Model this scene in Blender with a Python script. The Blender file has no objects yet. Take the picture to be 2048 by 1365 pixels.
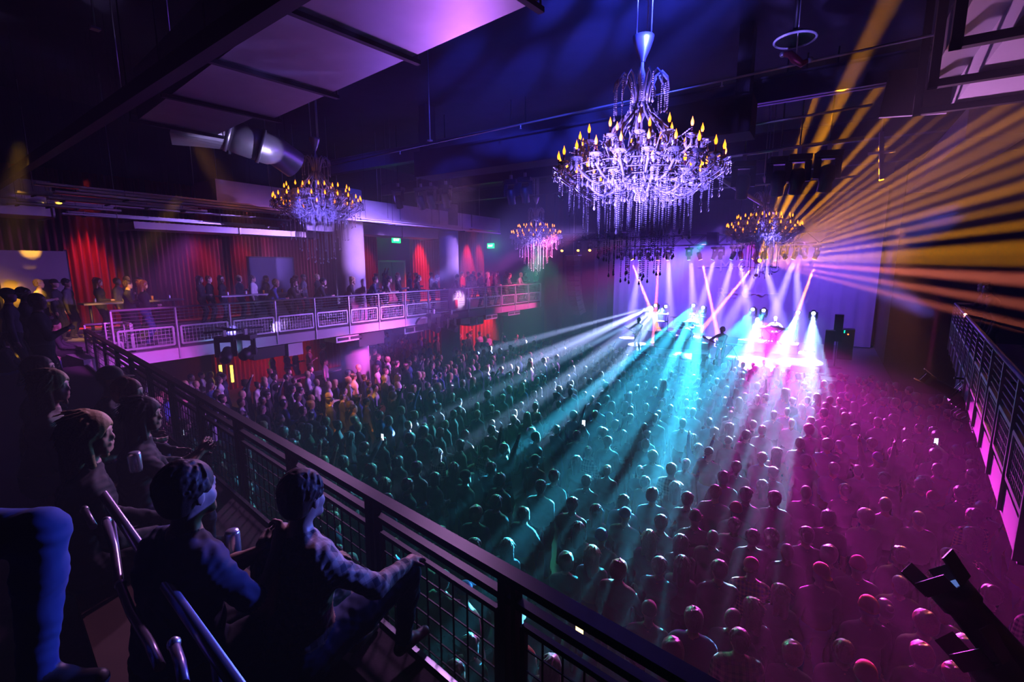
import bpy, bmesh, math, random
import numpy as np
from mathutils import Vector, Matrix, Euler
R=math.radians; PI=math.pi
sc=bpy.context.scene; col=sc.collection
# ---------------- camera ----------------
F=950.0; YAW=R(33.4); PITCH=math.atan((682.5-530)/F); CAM=Vector((0,0,5.5))
fw=Vector((-math.sin(YAW)*math.cos(PITCH), math.cos(YAW)*math.cos(PITCH), -math.sin(PITCH)))
rt=Vector((math.cos(YAW), math.sin(YAW),0)); up=rt.cross(fw)
cd=bpy.data.cameras.new('camera'); cam=bpy.data.objects.new('camera',cd); col.objects.link(cam)
cam.matrix_world=Matrix(((rt.x,up.x,-fw.x,CAM.x),(rt.y,up.y,-fw.y,CAM.y),(rt.z,up.z,-fw.z,CAM.z),(0,0,0,1)))
cd.sensor_width=36; cd.lens=36*F/2048; cd.clip_end=200; cd.clip_start=.05
sc.camera=cam
sc.view_settings.view_transform='Standard'; sc.view_settings.look='None'; sc.view_settings.gamma=1
sc.view_settings.use_curve_mapping=False; sc.view_settings.exposure=0.35
cy=sc.cycles
cy.use_denoising=True; cy.adaptive_threshold=.02; cy.light_sampling_threshold=.02; cy.max_bounces=2; cy.diffuse_bounces=0; cy.glossy_bounces=2; cy.transmission_bounces=2
cy.volume_bounces=0; cy.transparent_max_bounces=4; cy.sample_clamp_indirect=2.0; cy.caustics_reflective=False; cy.caustics_refractive=False
def ray(px,py): return fw+rt*((px-1024)/F)-up*((py-682.5)/F)
def at(px,py,z=None,D=None,x=None,y=None):
    d=ray(px,py)
    if z is not None: t=(z-CAM.z)/d.z
    elif x is not None: t=x/d.x
    elif y is not None: t=y/d.y
    else: t=D
    return CAM+d*t
# ---------------- air: an even theatrical haze fills the hall ----------------
w=bpy.data.worlds.new('hall_air'); sc.world=w; w.use_nodes=True
nt=w.node_tree; nt.nodes.clear()
wo=nt.nodes.new('ShaderNodeOutputWorld'); bg=nt.nodes.new('ShaderNodeBackground'); bg.inputs[0].default_value=(0,0,0,1); bg.inputs[1].default_value=0
vs=nt.nodes.new('ShaderNodeVolumeScatter'); vs.inputs['Color'].default_value=(1,1,1,1); vs.inputs['Density'].default_value=.0095; vs.inputs['Anisotropy'].default_value=.2
nt.links.new(bg.outputs[0],wo.inputs[0]); nt.links.new(vs.outputs[0],wo.inputs[1])
# ---------------- lights ----------------
def spot(name,p,tgt,color,W,ang,blend=.3,rad=.06,gobo=None,seed=0):
    l=bpy.data.lights.new(name,'SPOT'); l.color=color; l.energy=W; l.spot_size=R(ang); l.spot_blend=blend; l.shadow_soft_size=rad
    o=bpy.data.objects.new(name,l); col.objects.link(o); o.location=p
    o.rotation_euler=(Vector(tgt)-Vector(p)).to_track_quat('-Z','Y').to_euler()
    if gobo:                       # a real gobo wheel: the pattern is cut out of the lamp's cone
        l.use_nodes=True; n=l.node_tree; n.nodes.clear(); L=n.links.new; N=n.nodes.new
        tc=N('ShaderNodeTexCoord'); sx=N('ShaderNodeSeparateXYZ'); L(tc.outputs['Normal'],sx.inputs[0])
        dx=N('ShaderNodeMath'); dx.operation='DIVIDE'; L(sx.outputs[0],dx.inputs[0]); L(sx.outputs[2],dx.inputs[1])
        dy=N('ShaderNodeMath'); dy.operation='DIVIDE'; L(sx.outputs[1],dy.inputs[0]); L(sx.outputs[2],dy.inputs[1])
        cx=N('ShaderNodeCombineXYZ'); L(dx.outputs[0],cx.inputs[0]); L(dy.outputs[0],cx.inputs[1]); cx.inputs[2].default_value=seed*3.7
        vo=N('ShaderNodeTexVoronoi'); vo.feature='F1'; vo.inputs['Scale'].default_value=gobo[0]; L(cx.outputs[0],vo.inputs['Vector'])
        mr=N('ShaderNodeMapRange'); mr.inputs[1].default_value=gobo[1]; mr.inputs[2].default_value=gobo[1]*.6; mr.inputs[3].default_value=gobo[2]; mr.inputs[4].default_value=1
        L(vo.outputs['Distance'],mr.inputs[0])
        em=N('ShaderNodeEmission'); em.inputs[0].default_value=(1,1,1,1); L(mr.outputs[0],em.inputs[1])
        ou=N('ShaderNodeOutputLight'); L(em.outputs[0],ou.inputs[0])
    return o
def area(name,p,tgt,color,W,sx,sy,spread=180):
    l=bpy.data.lights.new(name,'AREA'); l.color=color; l.energy=W; l.shape='RECTANGLE'; l.size=sx; l.size_y=sy; l.spread=R(spread)
    o=bpy.data.objects.new(name,l); col.objects.link(o); o.location=p
    o.rotation_euler=(Vector(tgt)-Vector(p)).to_track_quat('-Z','Y').to_euler()
    return o
CY=(.05,.60,1.0); MG=(1.0,.03,.80); BV=(.28,.22,1.0); OR=(1.0,.33,.0); PK=(1,.12,.12); VI=(.45,.2,1.0)
STAGE_Y=25.0
HD=[]                              # (lamp pixel, lamp colour, targets on the heads of the crowd, watts, opening)
heads=[((1310,612),(.40,.50,1),[(985,700),(1010,742),(1060,735),(1110,775),(1190,740),(1235,738)]),
 ((1331,614),(.30,.55,1),[(960,800),(1040,830),(1130,800),(1200,775)]),
 ((1386,612),CY,[(1010,930),(1080,870),(1120,960),(1200,830),(1270,790),(1330,770)]),
 ((1406,616),CY,[(1180,960),(1290,960),(1330,1010),(1370,850),(1385,790)]),
 ((1505,620),CY,[(1120,990),(1230,930),(1330,850),(1400,800),(1450,760)]),
 ((1527,622),CY,[(1230,1050),(1300,1060),(1400,900),(1470,800)]),
 ((1596,626),(.25,.6,1),[(1440,900),(1500,960),(1530,850),(1580,790)]),
 ((1627,628),(.3,.55,1),[(1560,930),(1600,880),(1625,800),(1660,790)])]
HEADP=[at(*h[0],y=28.3) for h in heads]
rs=random.Random(5)
for p,(a,c,ts) in zip(HEADP,heads):
    for t in ts:
        spot('stage_head_beam',p,at(*t,z=1.5),c,rs.uniform(350000,1100000),rs.uniform(1.4,3.0),.7,.05)
    m=at(sum(t[0] for t in ts)/len(ts),sum(t[1] for t in ts)/len(ts),z=1.2)
    spot('stage_head_wash',p,m,c,650,28,.6,.08)
    q=p.lerp(m,.22); spot('stage_head_blast',p,(q.x,q.y,1.0),c,42000,17,.6,.07)
MAGP=at(1515,640,y=27.8)
spot('magenta_flood',MAGP,at(1570,840,z=1.2),MG,42000,20,.6,.1)
spot('magenta_flood',MAGP,at(1680,890,z=1.2),MG,36000,18,.6,.1)
spot('magenta_blast',MAGP,(MAGP.x+.6,23.5,1.0),(1,.35,1),60000,24,.6,.08)
for t in [(1560,1000),(1610,960),(1680,980),(1640,860),(1500,900)]: spot('magenta_beam',MAGP,at(*t,z=1.5),MG,100000,rs.uniform(3,5),.7,.05)
# overhead cones on the stage
for (a,b,t) in [(1281,523,(1262,640)),(1337,523,(1340,640)),(1382,522,(1388,650)),(1428,521,(1395,640)),(1465,522,(1430,650)),(1480,521,(1500,640)),(1528,523,(1560,640)),(1525,523,(1460,640)),(1588,521,(1540,650)),(1592,521,(1600,650))]:
    spot('overhead_wash',at(a,b,y=27),at(*t,y=27.6),(.20,.15,1.0),600000,12,.6,.12)
for (a,b,t) in [(1263,524,(1330,690)),(1317,527,(1310,640)),(1405,527,(1440,690)),(1512,527,(1420,640)),(1632,524,(1590,640))]:
    spot('amber_beam',at(a,b,y=26.5),at(*t,y=26.8),(1,.25,0) if a!=1317 else PK,2600000,3.6,.5,.05)
# amber fan of a beam lamp on the house side of the truss
FANP=at(1514,523,y=25.0)
for (a,b) in [(1700,0),(1790,0),(1880,0),(1985,0),(2048,40),(2048,95),(2048,140),(2048,185),(2048,225),(2048,262),(2048,300),(2048,335),(2048,372),(2048,410),(2048,450),(2048,495),(2048,520),(2048,560),(2048,610),(2048,655),(1660,120),(1750,60)]:
    spot('amber_fan_beam',FANP,at(a,b,D=9),OR if b<540 else (1,.2,.12),rs.uniform(500000,1300000),rs.uniform(.8,1.6),.6,.05)
# colour washes from lamps on the truss, then added violet fills without fixtures
for x in (-9.8,-7.5,-5,-2,1): spot('backdrop_wash',(x,27.2,7.6),(x,31.2,3.6),(.22,.09,1.0),2000 if x<-3 else 1100,80,.8,.2)
for x in (-10,-5.5,-1): spot('stage_wash',(x,26.2,6.6),(x,25.5,1),(.42,.10,1.0),700,70,.8,.2)
area('house_fill',(-5,25.6,6.6),(-6,8,6.0),(.22,.07,1.0),170,9,.3,110)          # added dim violet ambient fill from the stage side
area('balcony_fill',(-13.2,13,3.0),(-4,9,7.5),(.2,.1,1.0),90,.3,12,150)      # added violet ambient fill near the side balcony edge, no real bars
for (a,b,z) in ((-2.2,7.0,7.0),(-12.2,8.6,7.2),(-11.6,19.7,7.0),(-1.8,18.6,6.6)):  # violet spots added in mid-air to light up the crystals
    spot('chandelier_fill',((a*.5-2,b-5.0,4.6) if b<12 else (a+1,b-2.5,4.2)),(a,b,z),(.22,.15,1.0),8000*(1 if b<8 else .5),(18 if b<8 else 11),.6,.1)
    if b<8: spot('chandelier_fill',(a-5.5,b+1.0,5.0),(a-.3,b,z),(.26,.17,1.0),6500,20,.6,.1)
    spot('chandelier_fill',(min(1.6,a+5),b+3.5,4.6),(a,b,z),(.26,.17,1.0),6500*(1 if b<8 else .6),(18 if b<8 else 11),.6,.1)
# blue moving head thrown on the bare ceiling
spot('ceiling_gobo',(0,5.3,8.7),(-6.2,10.2,11),(.04,.06,1.0),16000,60,.8,.1,(9,.62,.05),3)
spot('duct_fill',(-9.5,12.0,4.4),(-5.0,3.4,8),(.55,.16,1.0),900,44,.9,.15)  # added spot that turns the broad duct purple, no fixture
spot('duct_fill',(-1.0,18,5.5),(2.6,9,8.4),(.8,.3,.9),5000,28,.9,.15)  # added light on the upper right duct, no lamp there
# side balcony fascia: violet, with two pink patches
spot('fascia_spot',(-3,20,6),(-14,9,3.3),(.42,.16,1.0),7000,34,.8,.15)
spot('fascia_spot',(-4,16,5.8),(-14,12.3,2.9),(1,.06,.55),9000,15,.5,.15)
spot('fascia_spot',(-5,25,6),(-14,21.8,3.2),(1,.05,.4),7000,24,.6,.15)
spot('fascia_spot',(-6,10,6),(-15.5,12.6,1.6),(.9,.12,1.0),8000,16,.6,.15)
spot('fascia_spot',(-8,3.5,6),(-14,4.4,3.3),(.8,.12,1.0),2500,28,.6,.15)
# red lamps over the curtains
for (y,W) in ((5.8,1000),(9.3,200),(11.0,200),(17.7,300),(21.8,1500),(26.4,1200),(27.7,600)): spot('curtain_spot',(-20.4,y,8.3),(-21.3,y,4),(1,.04,.02),W*1.6,36,.7,.08)
for (y,W) in ((11.5,600),(21.0,700),(22.8,700)): spot('curtain_spot',(-18.4 if y<15 else -16.2,y,2.95),(-21.4 if y<15 else -18,y,1.2),(1,.03,.05),W*.5,90,.7,.08)
# amber and pink lamps picking out people at the left
for (p,t_,W,c) in (((-14,3,8),(-19,3.2,4.6),500,(1,.45,.03)),((-12,5,7),(-16.6,5.2,4.6),300,(1,.45,.03)),((-8,3.5,7.5),(-11.5,9.0,1.6),420,(1,.38,.03)),((-10,8,7),(-14,11,1.6),500,(1,.15,.25)),((-8,22,6.5),(-14.5,21.5,4.5),900,(1,.03,.15))):
    spot('people_spot',p,t_,c,W*9,22,.7,.1,(9,.5,.1),int(W))
# greenish and amber edge lights on the near crowd
spot('edge_light',(-12.6,21.5,6.6),(-2.6,5.5,1.5),(.08,1,.55),7000,17,.7,.1)
spot('edge_light',(1.8,20,6.8),(.2,5.0,1.5),(1,.28,.12),6000,17,.7,.1,(9,.5,.05),5)
spot('edge_light',(-3,24,6.6),(-1,5,1.5),(1,.04,.6),7000,16,.8,.1)
# added spots that brighten the rear seating, without lamps there
spot('seating_fill',(-4.2,5.2,6.6),(-2.4,1.0,4.3),(.80,.36,.95),420,40,.8,.15); spot('seating_fill',(-9,7.5,6.6),(-4.2,1.4,4.3),(.80,.36,.95),1100,24,.8,.15)
spot('seating_fill',(2.0,12,6.5),at(70,1150,D=1.4),(.08,.12,1.0),6500,9,.8,.15)
spot('banner_fill',(-5,15,6.5),at(917,600,x=-14),(.9,.6,1),7000,5,.5,.1); spot('duct_fill',(-6,9,4.6),at(490,285,D=10),(.5,.4,1),1800,16,.6,.1)  # unseen spots added to brighten the banner and the round elbow
# pink beam on the right
spot('pink_beam',at(1885,545,D=13),at(1858,730,D=12.5),(1,.05,.45),26000,2.2,.6,.04)
spot('column_fill',(-6,14,6.5),(-15.6,12.2,6.0),(.5,.25,1),9000,13,.7,.1); spot('column_fill',(-6,21,6.5),(-15.3,17.7,6.0),(.5,.25,1),9000,13,.7,.1)  # added violet fill to lighten the two columns
spot('balcony_people_fill',(-7,16,6.8),(-16.5,12,4.6),(.35,.2,1),5000,44,.8,.12); spot('balcony_people_fill',(-9,19,6.8),(-16.5,22,4.6),(1,.1,.35),3000,34,.8,.12)  # added fill so the people on the side balcony are better lit
spot('edge_light',(-5,24.5,6.6),(-7.5,11,1.5),(.08,.75,1),9000,22,.8,.1); spot('edge_light',(-3,24.5,6.6),(-12.5,13,1.5),(.75,.22,1),9000,24,.8,.1); spot('edge_light',(-11.5,20,6.0),(-6,6.5,1.5),(.1,1,.75),5000,22,.8,.1)
# ---------------- helpers ----------------
MATS={}
def mat(name,c=(.5,.5,.5),rough=.5,metal=0,emit=None,es=0,spec=.5,noise=None,bump=0,trans=0,sheen=0):
    if name in MATS: return MATS[name]
    m=bpy.data.materials.new(name); m.use_nodes=True; n=m.node_tree; b=n.nodes['Principled BSDF']
    b.inputs['Base Color'].default_value=(*c,1); b.inputs['Roughness'].default_value=rough; b.inputs['Metallic'].default_value=metal
    b.inputs['Specular IOR Level'].default_value=spec; b.inputs['Transmission Weight'].default_value=trans
    if sheen: b.inputs['Sheen Weight'].default_value=sheen
    if emit: b.inputs['Emission Color'].default_value=(*emit,1); b.inputs['Emission Strength'].default_value=es; m.cycles.emission_sampling='NONE'
    if noise or bump:
        tc=n.nodes.new('ShaderNodeTexCoord'); tx=n.nodes.new('ShaderNodeTexNoise'); sc_=noise[0] if noise else 20
        tx.inputs['Scale'].default_value=sc_; tx.inputs['Detail'].default_value=4; n.links.new(tc.outputs['Object'],tx.inputs['Vector'])
        if noise:
            r=n.nodes.new('ShaderNodeMixRGB'); r.inputs[1].default_value=(*[v*(1-noise[1]) for v in c],1); r.inputs[2].default_value=(*[min(1,v*(1+noise[1])) for v in c],1)
            n.links.new(tx.outputs['Fac'],r.inputs[0]); n.links.new(r.outputs[0],b.inputs['Base Color'])
        if bump:
            bp=n.nodes.new('ShaderNodeBump'); bp.inputs['Strength'].default_value=bump; n.links.new(tx.outputs['Fac'],bp.inputs['Height']); n.links.new(bp.outputs[0],b.inputs['Normal'])
    MATS[name]=m; return m
def check_mat(name,c1,c2,scale,ratio=.5):
    """woven plaid: two crossing sets of stripes"""
    m=mat(name,c1,.8); n=m.node_tree; b=n.nodes['Principled BSDF']
    tc=n.nodes.new('ShaderNodeTexCoord'); mp=n.nodes.new('ShaderNodeMapping'); mp.inputs['Scale'].default_value=(scale,)*3; n.links.new(tc.outputs['Object'],mp.inputs[0])
    out=None
    for ax,off in (('X',0),('Z',.2),('Y',.4)):
        wv=n.nodes.new('ShaderNodeTexWave'); wv.bands_direction=ax; wv.wave_profile='SIN'; wv.inputs['Scale'].default_value=1; wv.inputs['Phase Offset'].default_value=off; n.links.new(mp.outputs[0],wv.inputs[0])
        g=n.nodes.new('ShaderNodeMath'); g.operation='GREATER_THAN'; g.inputs[1].default_value=1-ratio; n.links.new(wv.outputs['Fac'],g.inputs[0])
        if out is None: out=g.outputs[0]
        else:
            a=n.nodes.new('ShaderNodeMath'); a.operation='ADD'; n.links.new(out,a.inputs[0]); n.links.new(g.outputs[0],a.inputs[1]); out=a.outputs[0]
    d=n.nodes.new('ShaderNodeMath'); d.operation='DIVIDE'; d.inputs[1].default_value=3; n.links.new(out,d.inputs[0])
    mx=n.nodes.new('ShaderNodeMixRGB'); mx.inputs[1].default_value=(*c1,1); mx.inputs[2].default_value=(*c2,1); n.links.new(d.outputs[0],mx.inputs[0]); n.links.new(mx.outputs[0],b.inputs['Base Color'])
    return m
class MB:
    def __init__(s): s.v=[]; s.f=[]; s.sm=[]
    def add(s,vs,fs,smooth=False):
        k=len(s.v); s.v+= [tuple(v) for v in vs]; s.f+=[tuple(i+k for i in f) for f in fs]; s.sm+=[smooth]*len(fs); return s
    def box(s,a,b):
        x0,y0,z0=a; x1,y1,z1=b
        return s.add([(x0,y0,z0),(x1,y0,z0),(x1,y1,z0),(x0,y1,z0),(x0,y0,z1),(x1,y0,z1),(x1,y1,z1),(x0,y1,z1)],[(0,3,2,1),(4,5,6,7),(0,1,5,4),(1,2,6,5),(2,3,7,6),(3,0,4,7)])
    def obox(s,c,sx,sy,sz,M=None):
        k=len(s.v); s.box((-sx/2,-sy/2,-sz/2),(sx/2,sy/2,sz/2)); M=M or Matrix()
        for i in range(k,len(s.v)): s.v[i]=tuple((M@Vector(s.v[i]))+Vector(c))
        return s
    def bar(s,p,q,w,h=None,upv=(0,0,1)):
        """rectangular bar p->q, width w across, h along upv"""
        h=h or w; p=Vector(p); q=Vector(q); d=(q-p).normalized(); u=Vector(upv)
        if abs(d.dot(u))>.98: u=Vector((1,0,0))
        a=d.cross(u).normalized()*w/2; b=a.cross(d).normalized()*h/2
        vs=[p-a-b,p+a-b,p+a+b,p-a+b,q-a-b,q+a-b,q+a+b,q-a+b]
        return s.add(vs,[(0,1,2,3),(7,6,5,4),(0,4,5,1),(1,5,6,2),(2,6,7,3),(3,7,4,0)])
    def cyl(s,p,q,r,r2=None,n=10,cap=True):
        return s.tube([p,q],[r,r if r2 is None else r2],n,cap)
    def tube(s,pts,r,n=8,cap=True):
        pts=[Vector(p) for p in pts]; rs_=r if isinstance(r,(list,tuple)) else [r]*len(pts); k=len(s.v); vs=[]; fs=[]
        u=None
        for i,p in enumerate(pts):
            d=(pts[min(i+1,len(pts)-1)]-pts[max(i-1,0)]).normalized()
            if u is None: u=d.orthogonal().normalized()
            else: u=(u-d*u.dot(d)).normalized()
            w_=d.cross(u)
            for j in range(n):
                a=2*PI*j/n; vs.append(p+(u*math.cos(a)+w_*math.sin(a))*rs_[i])
        for i in range(len(pts)-1):
            for j in range(n): fs.append((i*n+j,i*n+(j+1)%n,(i+1)*n+(j+1)%n,(i+1)*n+j))
        s.add(vs,fs,True)
        if cap:
            s.f.append(tuple(k+j for j in reversed(range(n)))); s.sm.append(False)
            s.f.append(tuple(k+(len(pts)-1)*n+j for j in range(n))); s.sm.append(False)
        return s
    def lathe(s,prof,n=16,c=(0,0,0)):
        vs=[];fs=[]; c=Vector(c)
        for r,z in prof:
            for j in range(n): a=2*PI*j/n; vs.append(c+Vector((r*math.cos(a),r*math.sin(a),z)))
        for i in range(len(prof)-1):
            for j in range(n): fs.append((i*n+j,i*n+(j+1)%n,(i+1)*n+(j+1)%n,(i+1)*n+j))
        return s.add(vs,fs,True)
    def ball(s,c,r,n=8,m=6,sq=(1,1,1)):
        vs=[];fs=[]; c=Vector(c)
        for i in range(1,m):
            t=PI*i/m
            for j in range(n): a=2*PI*j/n; vs.append(c+Vector((r*sq[0]*math.sin(t)*math.cos(a),r*sq[1]*math.sin(t)*math.sin(a),r*sq[2]*math.cos(t))))
        T=len(vs); vs+=[c+Vector((0,0,r*sq[2])),c-Vector((0,0,r*sq[2]))]
        for i in range(m-2):
            for j in range(n): fs.append((i*n+j,(i+1)*n+j,(i+1)*n+(j+1)%n,i*n+(j+1)%n))
        for j in range(n): fs.append((j,(j+1)%n,T)); fs.append(((m-2)*n+(j+1)%n,(m-2)*n+j,T+1))
        return s.add(vs,fs,True)
    def prism(s,poly,z0,z1):
        n=len(poly); vs=[(x,y,z0) for x,y in poly]+[(x,y,z1) for x,y in poly]
        return s.add(vs,[tuple(reversed(range(n))),tuple(range(n,2*n))]+[(i,(i+1)%n,n+(i+1)%n,n+i) for i in range(n)])
    def xf(s,M,k=0):
        for i in range(k,len(s.v)): s.v[i]=tuple(M@Vector(s.v[i]))
        return s
    def mesh(s,name,m,off=(0,0,0)):
        me=bpy.data.meshes.new(name); o=Vector(off)
        me.from_pydata([tuple(Vector(v)-o) for v in s.v] if o.length else s.v,[],s.f)
        me.polygons.foreach_set('use_smooth',s.sm); me.materials.append(m); me.update(); return me
    def build(s,name,m,parent=None,off=None):
        if off is None: off=parent.location if (parent is not None and parent.get('_w')) else (0,0,0)
        ob=bpy.data.objects.new(name,s.mesh(name,m,off)); col.objects.link(ob); ob.parent=parent
        return ob
def tag(o,label,cat,group=None,kind=None):
    if label: o['label']=label
    if cat: o['category']=cat
    if group: o['group']=group
    if kind: o['kind']=kind
    return o
def thing(name,label,cat,loc=(0,0,0),rz=0,group=None,world=False):
    """an Empty at the base of the thing; with world=True its parts are drawn in world coordinates"""
    o=bpy.data.objects.new(name,None); col.objects.link(o); o.location=loc; o.rotation_euler.z=rz; o.empty_display_size=.1
    if world: o['_w']=1
    return tag(o,label,cat,group)
def solo(name,mb,m,label,cat,group=None,origin=None,kind=None):
    """a thing that is one mesh, drawn in world coordinates, origin at its base"""
    if origin is None:
        xs=[v[0] for v in mb.v]; ys=[v[1] for v in mb.v]; zs=[v[2] for v in mb.v]; origin=((min(xs)+max(xs))/2,(min(ys)+max(ys))/2,min(zs))
    o=mb.build(name,m,None,origin); o.location=origin; return tag(o,label,cat,group,kind)
def struct(name,mb,m):
    o=mb.build(name,m); o['kind']='structure'; return o
CHILD={}
def kids(o): return CHILD.get(o.name) if o.name in CHILD else [c for c in bpy.data.objects if c.parent is o]
def dup(root,loc,rz=0,label=None,group=None,scale=None):
    ks=kids(root); CHILD[root.name]=ks
    r=root.copy(); col.objects.link(r); r.location=loc; r.rotation_euler.z=rz
    if scale: r.scale=(scale,)*3
    if label: r['label']=label
    if group: r['group']=group
    for c in ks:
        gs=kids(c); CHILD[c.name]=gs
        d=c.copy(); col.objects.link(d); d.parent=r
        for g in gs: h=g.copy(); col.objects.link(h); h.parent=d
    return r
# materials
black=mat('black_metal',(.012,.012,.014),.45,.3); steel=mat('brushed_steel',(.55,.55,.58),.35,.85,bump=.05); duct=mat('galvanised_duct',(.55,.54,.56),.42,.7,noise=(3,.15))
conc=mat('concrete',(.42,.40,.42),.8,noise=(2.5,.18),bump=.1); darkm=mat('dark_paint',(.02,.02,.025),.7); ceilm=mat('black_ceiling',(.045,.04,.06),.95,noise=(1.5,.5),bump=.5)
floorm=mat('dark_floor',(.03,.03,.035),.6); stagem=mat('stage_deck',(.10,.10,.12),.45,noise=(8,.3)); rubber=mat('black_plastic',(.015,.015,.018),.5)
white=mat('white_paint',(.75,.75,.78),.6); fascm=mat('painted_fascia',(.45,.44,.48),.7,noise=(4,.1)); wood=mat('dark_wood',(.08,.045,.03),.5,noise=(6,.3))
# ---------------- the hall ----------------
DZ=3.35; RZ=2.86
RA=at(170,660,z=3.93); RB=at(1390,1365,z=3.93); RD=(RB-RA).normalized(); RN=Vector((RD.y,-RD.x,0))   # front rail of the rear balcony; RN points back into the seating
if RN.y>0: RN=-RN
RB2=RB+RD*1.6
struct('floor',MB().box((-22,-6,-.3),(8,32.5,0)),floorm)
struct('ceiling',MB().box((-22,-6,11),(8,32.5,11.3)),ceilm)
struct('wall_left',MB().box((-22.3,-6,0),(-22,32.5,11)),darkm)
struct('wall_right',MB().box((8,-6,0),(8.3,32.5,11)),mat('right_wall_paint',(.03,.025,.035),.95,noise=(1,.3)))
struct('wall_back',MB().box((-22,32.5,0),(8,32.8,11)),darkm)
struct('wall_rear',MB().box((-22,-6.3,0),(8,-6,11)),darkm)
# side walls of the stage house, pilaster, low side walls
struct('wall_stage_left',MB().box((-13.9,27.2,0),(-13.2,32.5,11)).box((-22,28.6,0),(-15.5,29.2,11)),mat('stage_wall_paint',(.09,.07,.12),.9,noise=(1,.3)))
struct('trim_1',MB().box((-13.2,28.2,1.1),(-12.35,28.8,11)),fascm)
struct('trim_2',MB().box((-15.5,27.4,0),(-14.5,28.0,11)),mat('brown_pilaster',(.20,.11,.10),.8))
struct('wall_stage_right',MB().box((2.4,26.5,0),(8,27.0,11)).box((2.4,27,0),(2.8,32.5,11)),mat('stage_right_paint',(.07,.06,.10),.9,noise=(1,.3)))
# backdrop cloth with a painted band name
bd=MB(); n=90
for i in range(n+1):
    x=-12.2+14.4*i/n; y=31.2+.06*math.sin(i*1.7)
    bd.v+= [(x,y,1.15),(x,y,9.3)]
for i in range(n): bd.f.append((2*i,2*i+2,2*i+3,2*i+1)); bd.sm.append(True)
solo('backdrop_cloth',bd,mat('backdrop_grey',(.42,.40,.50),.9,noise=(.5,.15)),'wide grey cloth hanging behind the band at the rear of the stage','backdrop')
# stage platform
stg=MB().prism([(-12.6,22.9),(-10,22.72),(.4,21.56),(2.4,21.5),(2.4,32.4),(-13.2,32.4),(-13.2,23)],0,1.1)
struct('stage',stg,stagem); bpy.data.objects['stage']['category']='stage'; bpy.data.objects['stage']['label']='raised black stage platform the band is standing on'
# rear balcony slab and left balcony deck
P_=lambda v,k=0:(v.x+RN.x*k,v.y+RN.y*k)
LE0=Vector((-14.05,3.9,0)); LE1=Vector((-13.95,24.3,0))
struct('floor_balcony_rear',MB().prism([P_(RA),P_(RB2),(6,-3),(6,-5.9),(-21.9,-5.9),(-21.9,3.5)],2.5,RZ),fascm)
struct('floor_balcony_left',MB().prism([(-21.9,3.5),(-14.05,3.5),(-13.95,24.3),(-16.5,24.3),(-16.5,28.6),(-21.9,28.6)],3.05,DZ),fascm)
RG0=at(2075,790,z=4.42); RG1=at(1911,607,z=4.42); gd=(RG0-RG1).normalized(); RG0=RG1+gd*13
struct('floor_balcony_right',MB().prism([(RG0.x,RG0.y),(7.9,RG0.y),(7.9,RG1.y),(RG1.x,RG1.y)],3.05,DZ),fascm)
# seating tiers behind the front rail
E0=at(447,972,z=3.25); E1=at(920,1365,z=3.25)
k0=(E0-RA).dot(RN)
def tier(name,k,z0,z1,a=-.5,b=1.5):
    p=[P_(RA+RD*a,k),P_(RB2+RD*b,k)]; q=[P_(RB2+RD*b,6.5),P_(RA+RD*a,6.5)]
    struct(name,MB().prism([p[0],p[1],q[0],q[1]],z0,z1),mat('tier_carpet',(.05,.035,.05),.9,noise=(60,.5)))
tier('floor_tier_1',k0,RZ,3.25,1.2); tier('floor_tier_2',k0+1.0,3.25,3.4,1.2)
solo('step_nosing',MB().bar(RA+RD*1.2+RN*(k0-.012)+Vector((0,0,3.262-3.93)),RB2+RN*(k0-.012)+Vector((0,0,3.262-3.93)),.03,.02),mat('nosing',(.6,.62,.66),.25,.9),'thin metal nosing along the edge of the seating platform','nosing')
# columns
for (x,y,r,lab) in [(-15.6,12.2,.55,'thick round concrete column nearer to the big chandelier, by the crowd'),(-15.3,17.7,.46,'slimmer round concrete column near the banner on the side balcony')]:
    o=solo('concrete_column',MB().cyl((x,y,0),(x,y,8.3),r,n=32),conc,lab,'column','round concrete columns through the side balcony',kind='structure')
# red curtains
def curtain(p0,p1,z0,z1,m,lab,nf=40,amp=.09,grp='red velvet curtains along the left wall'):
    b=MB(); p0=Vector(p0); p1=Vector(p1); d=(p1-p0); nn=Vector((-d.y,d.x,0)).normalized(); N=nf*6
    rr=random.Random(int(abs(p0.y*10)+z0)); ph=0
    for i in range(N+1):
        t=i/N; ph+=2*PI/6*(.8+.4*rr.random()); q=p0+d*t+nn*(amp*math.sin(ph))
        b.v+=[(q.x,q.y,z0),(q.x,q.y,z1)]
    for i in range(N): b.f.append((2*i,2*i+2,2*i+3,2*i+1)); b.sm.append(True)
    return solo('velvet_curtain',b,m,lab,'curtain',grp)
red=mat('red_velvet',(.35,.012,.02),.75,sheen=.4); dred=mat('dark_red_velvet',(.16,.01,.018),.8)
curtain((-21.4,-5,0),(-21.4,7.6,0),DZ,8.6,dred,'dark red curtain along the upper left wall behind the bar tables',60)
curtain((-21.4,7.8,0),(-21.4,18.6,0),DZ,8.6,red,'red curtain on the upper wall left of the double doors',64)
curtain((-21.3,21.1,0),(-21.3,24.3,0),DZ,8.6,red,'red curtain on the upper wall behind the slimmer column',14)
curtain((-21.3,25.2,0),(-21.2,28.4,0),DZ,8.6,red,'brighter red curtain between the column and the far exit sign',26)
curtain((-21.5,9.5,0),(-21.5,16,0),.05,3.0,red,'red curtain under the side balcony behind the raised drinkers',34)
curtain((-19,19.2,0),(-16.8,24.5,0),.05,3.0,red,'bright red curtain under the far end of the side balcony',22)
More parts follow.
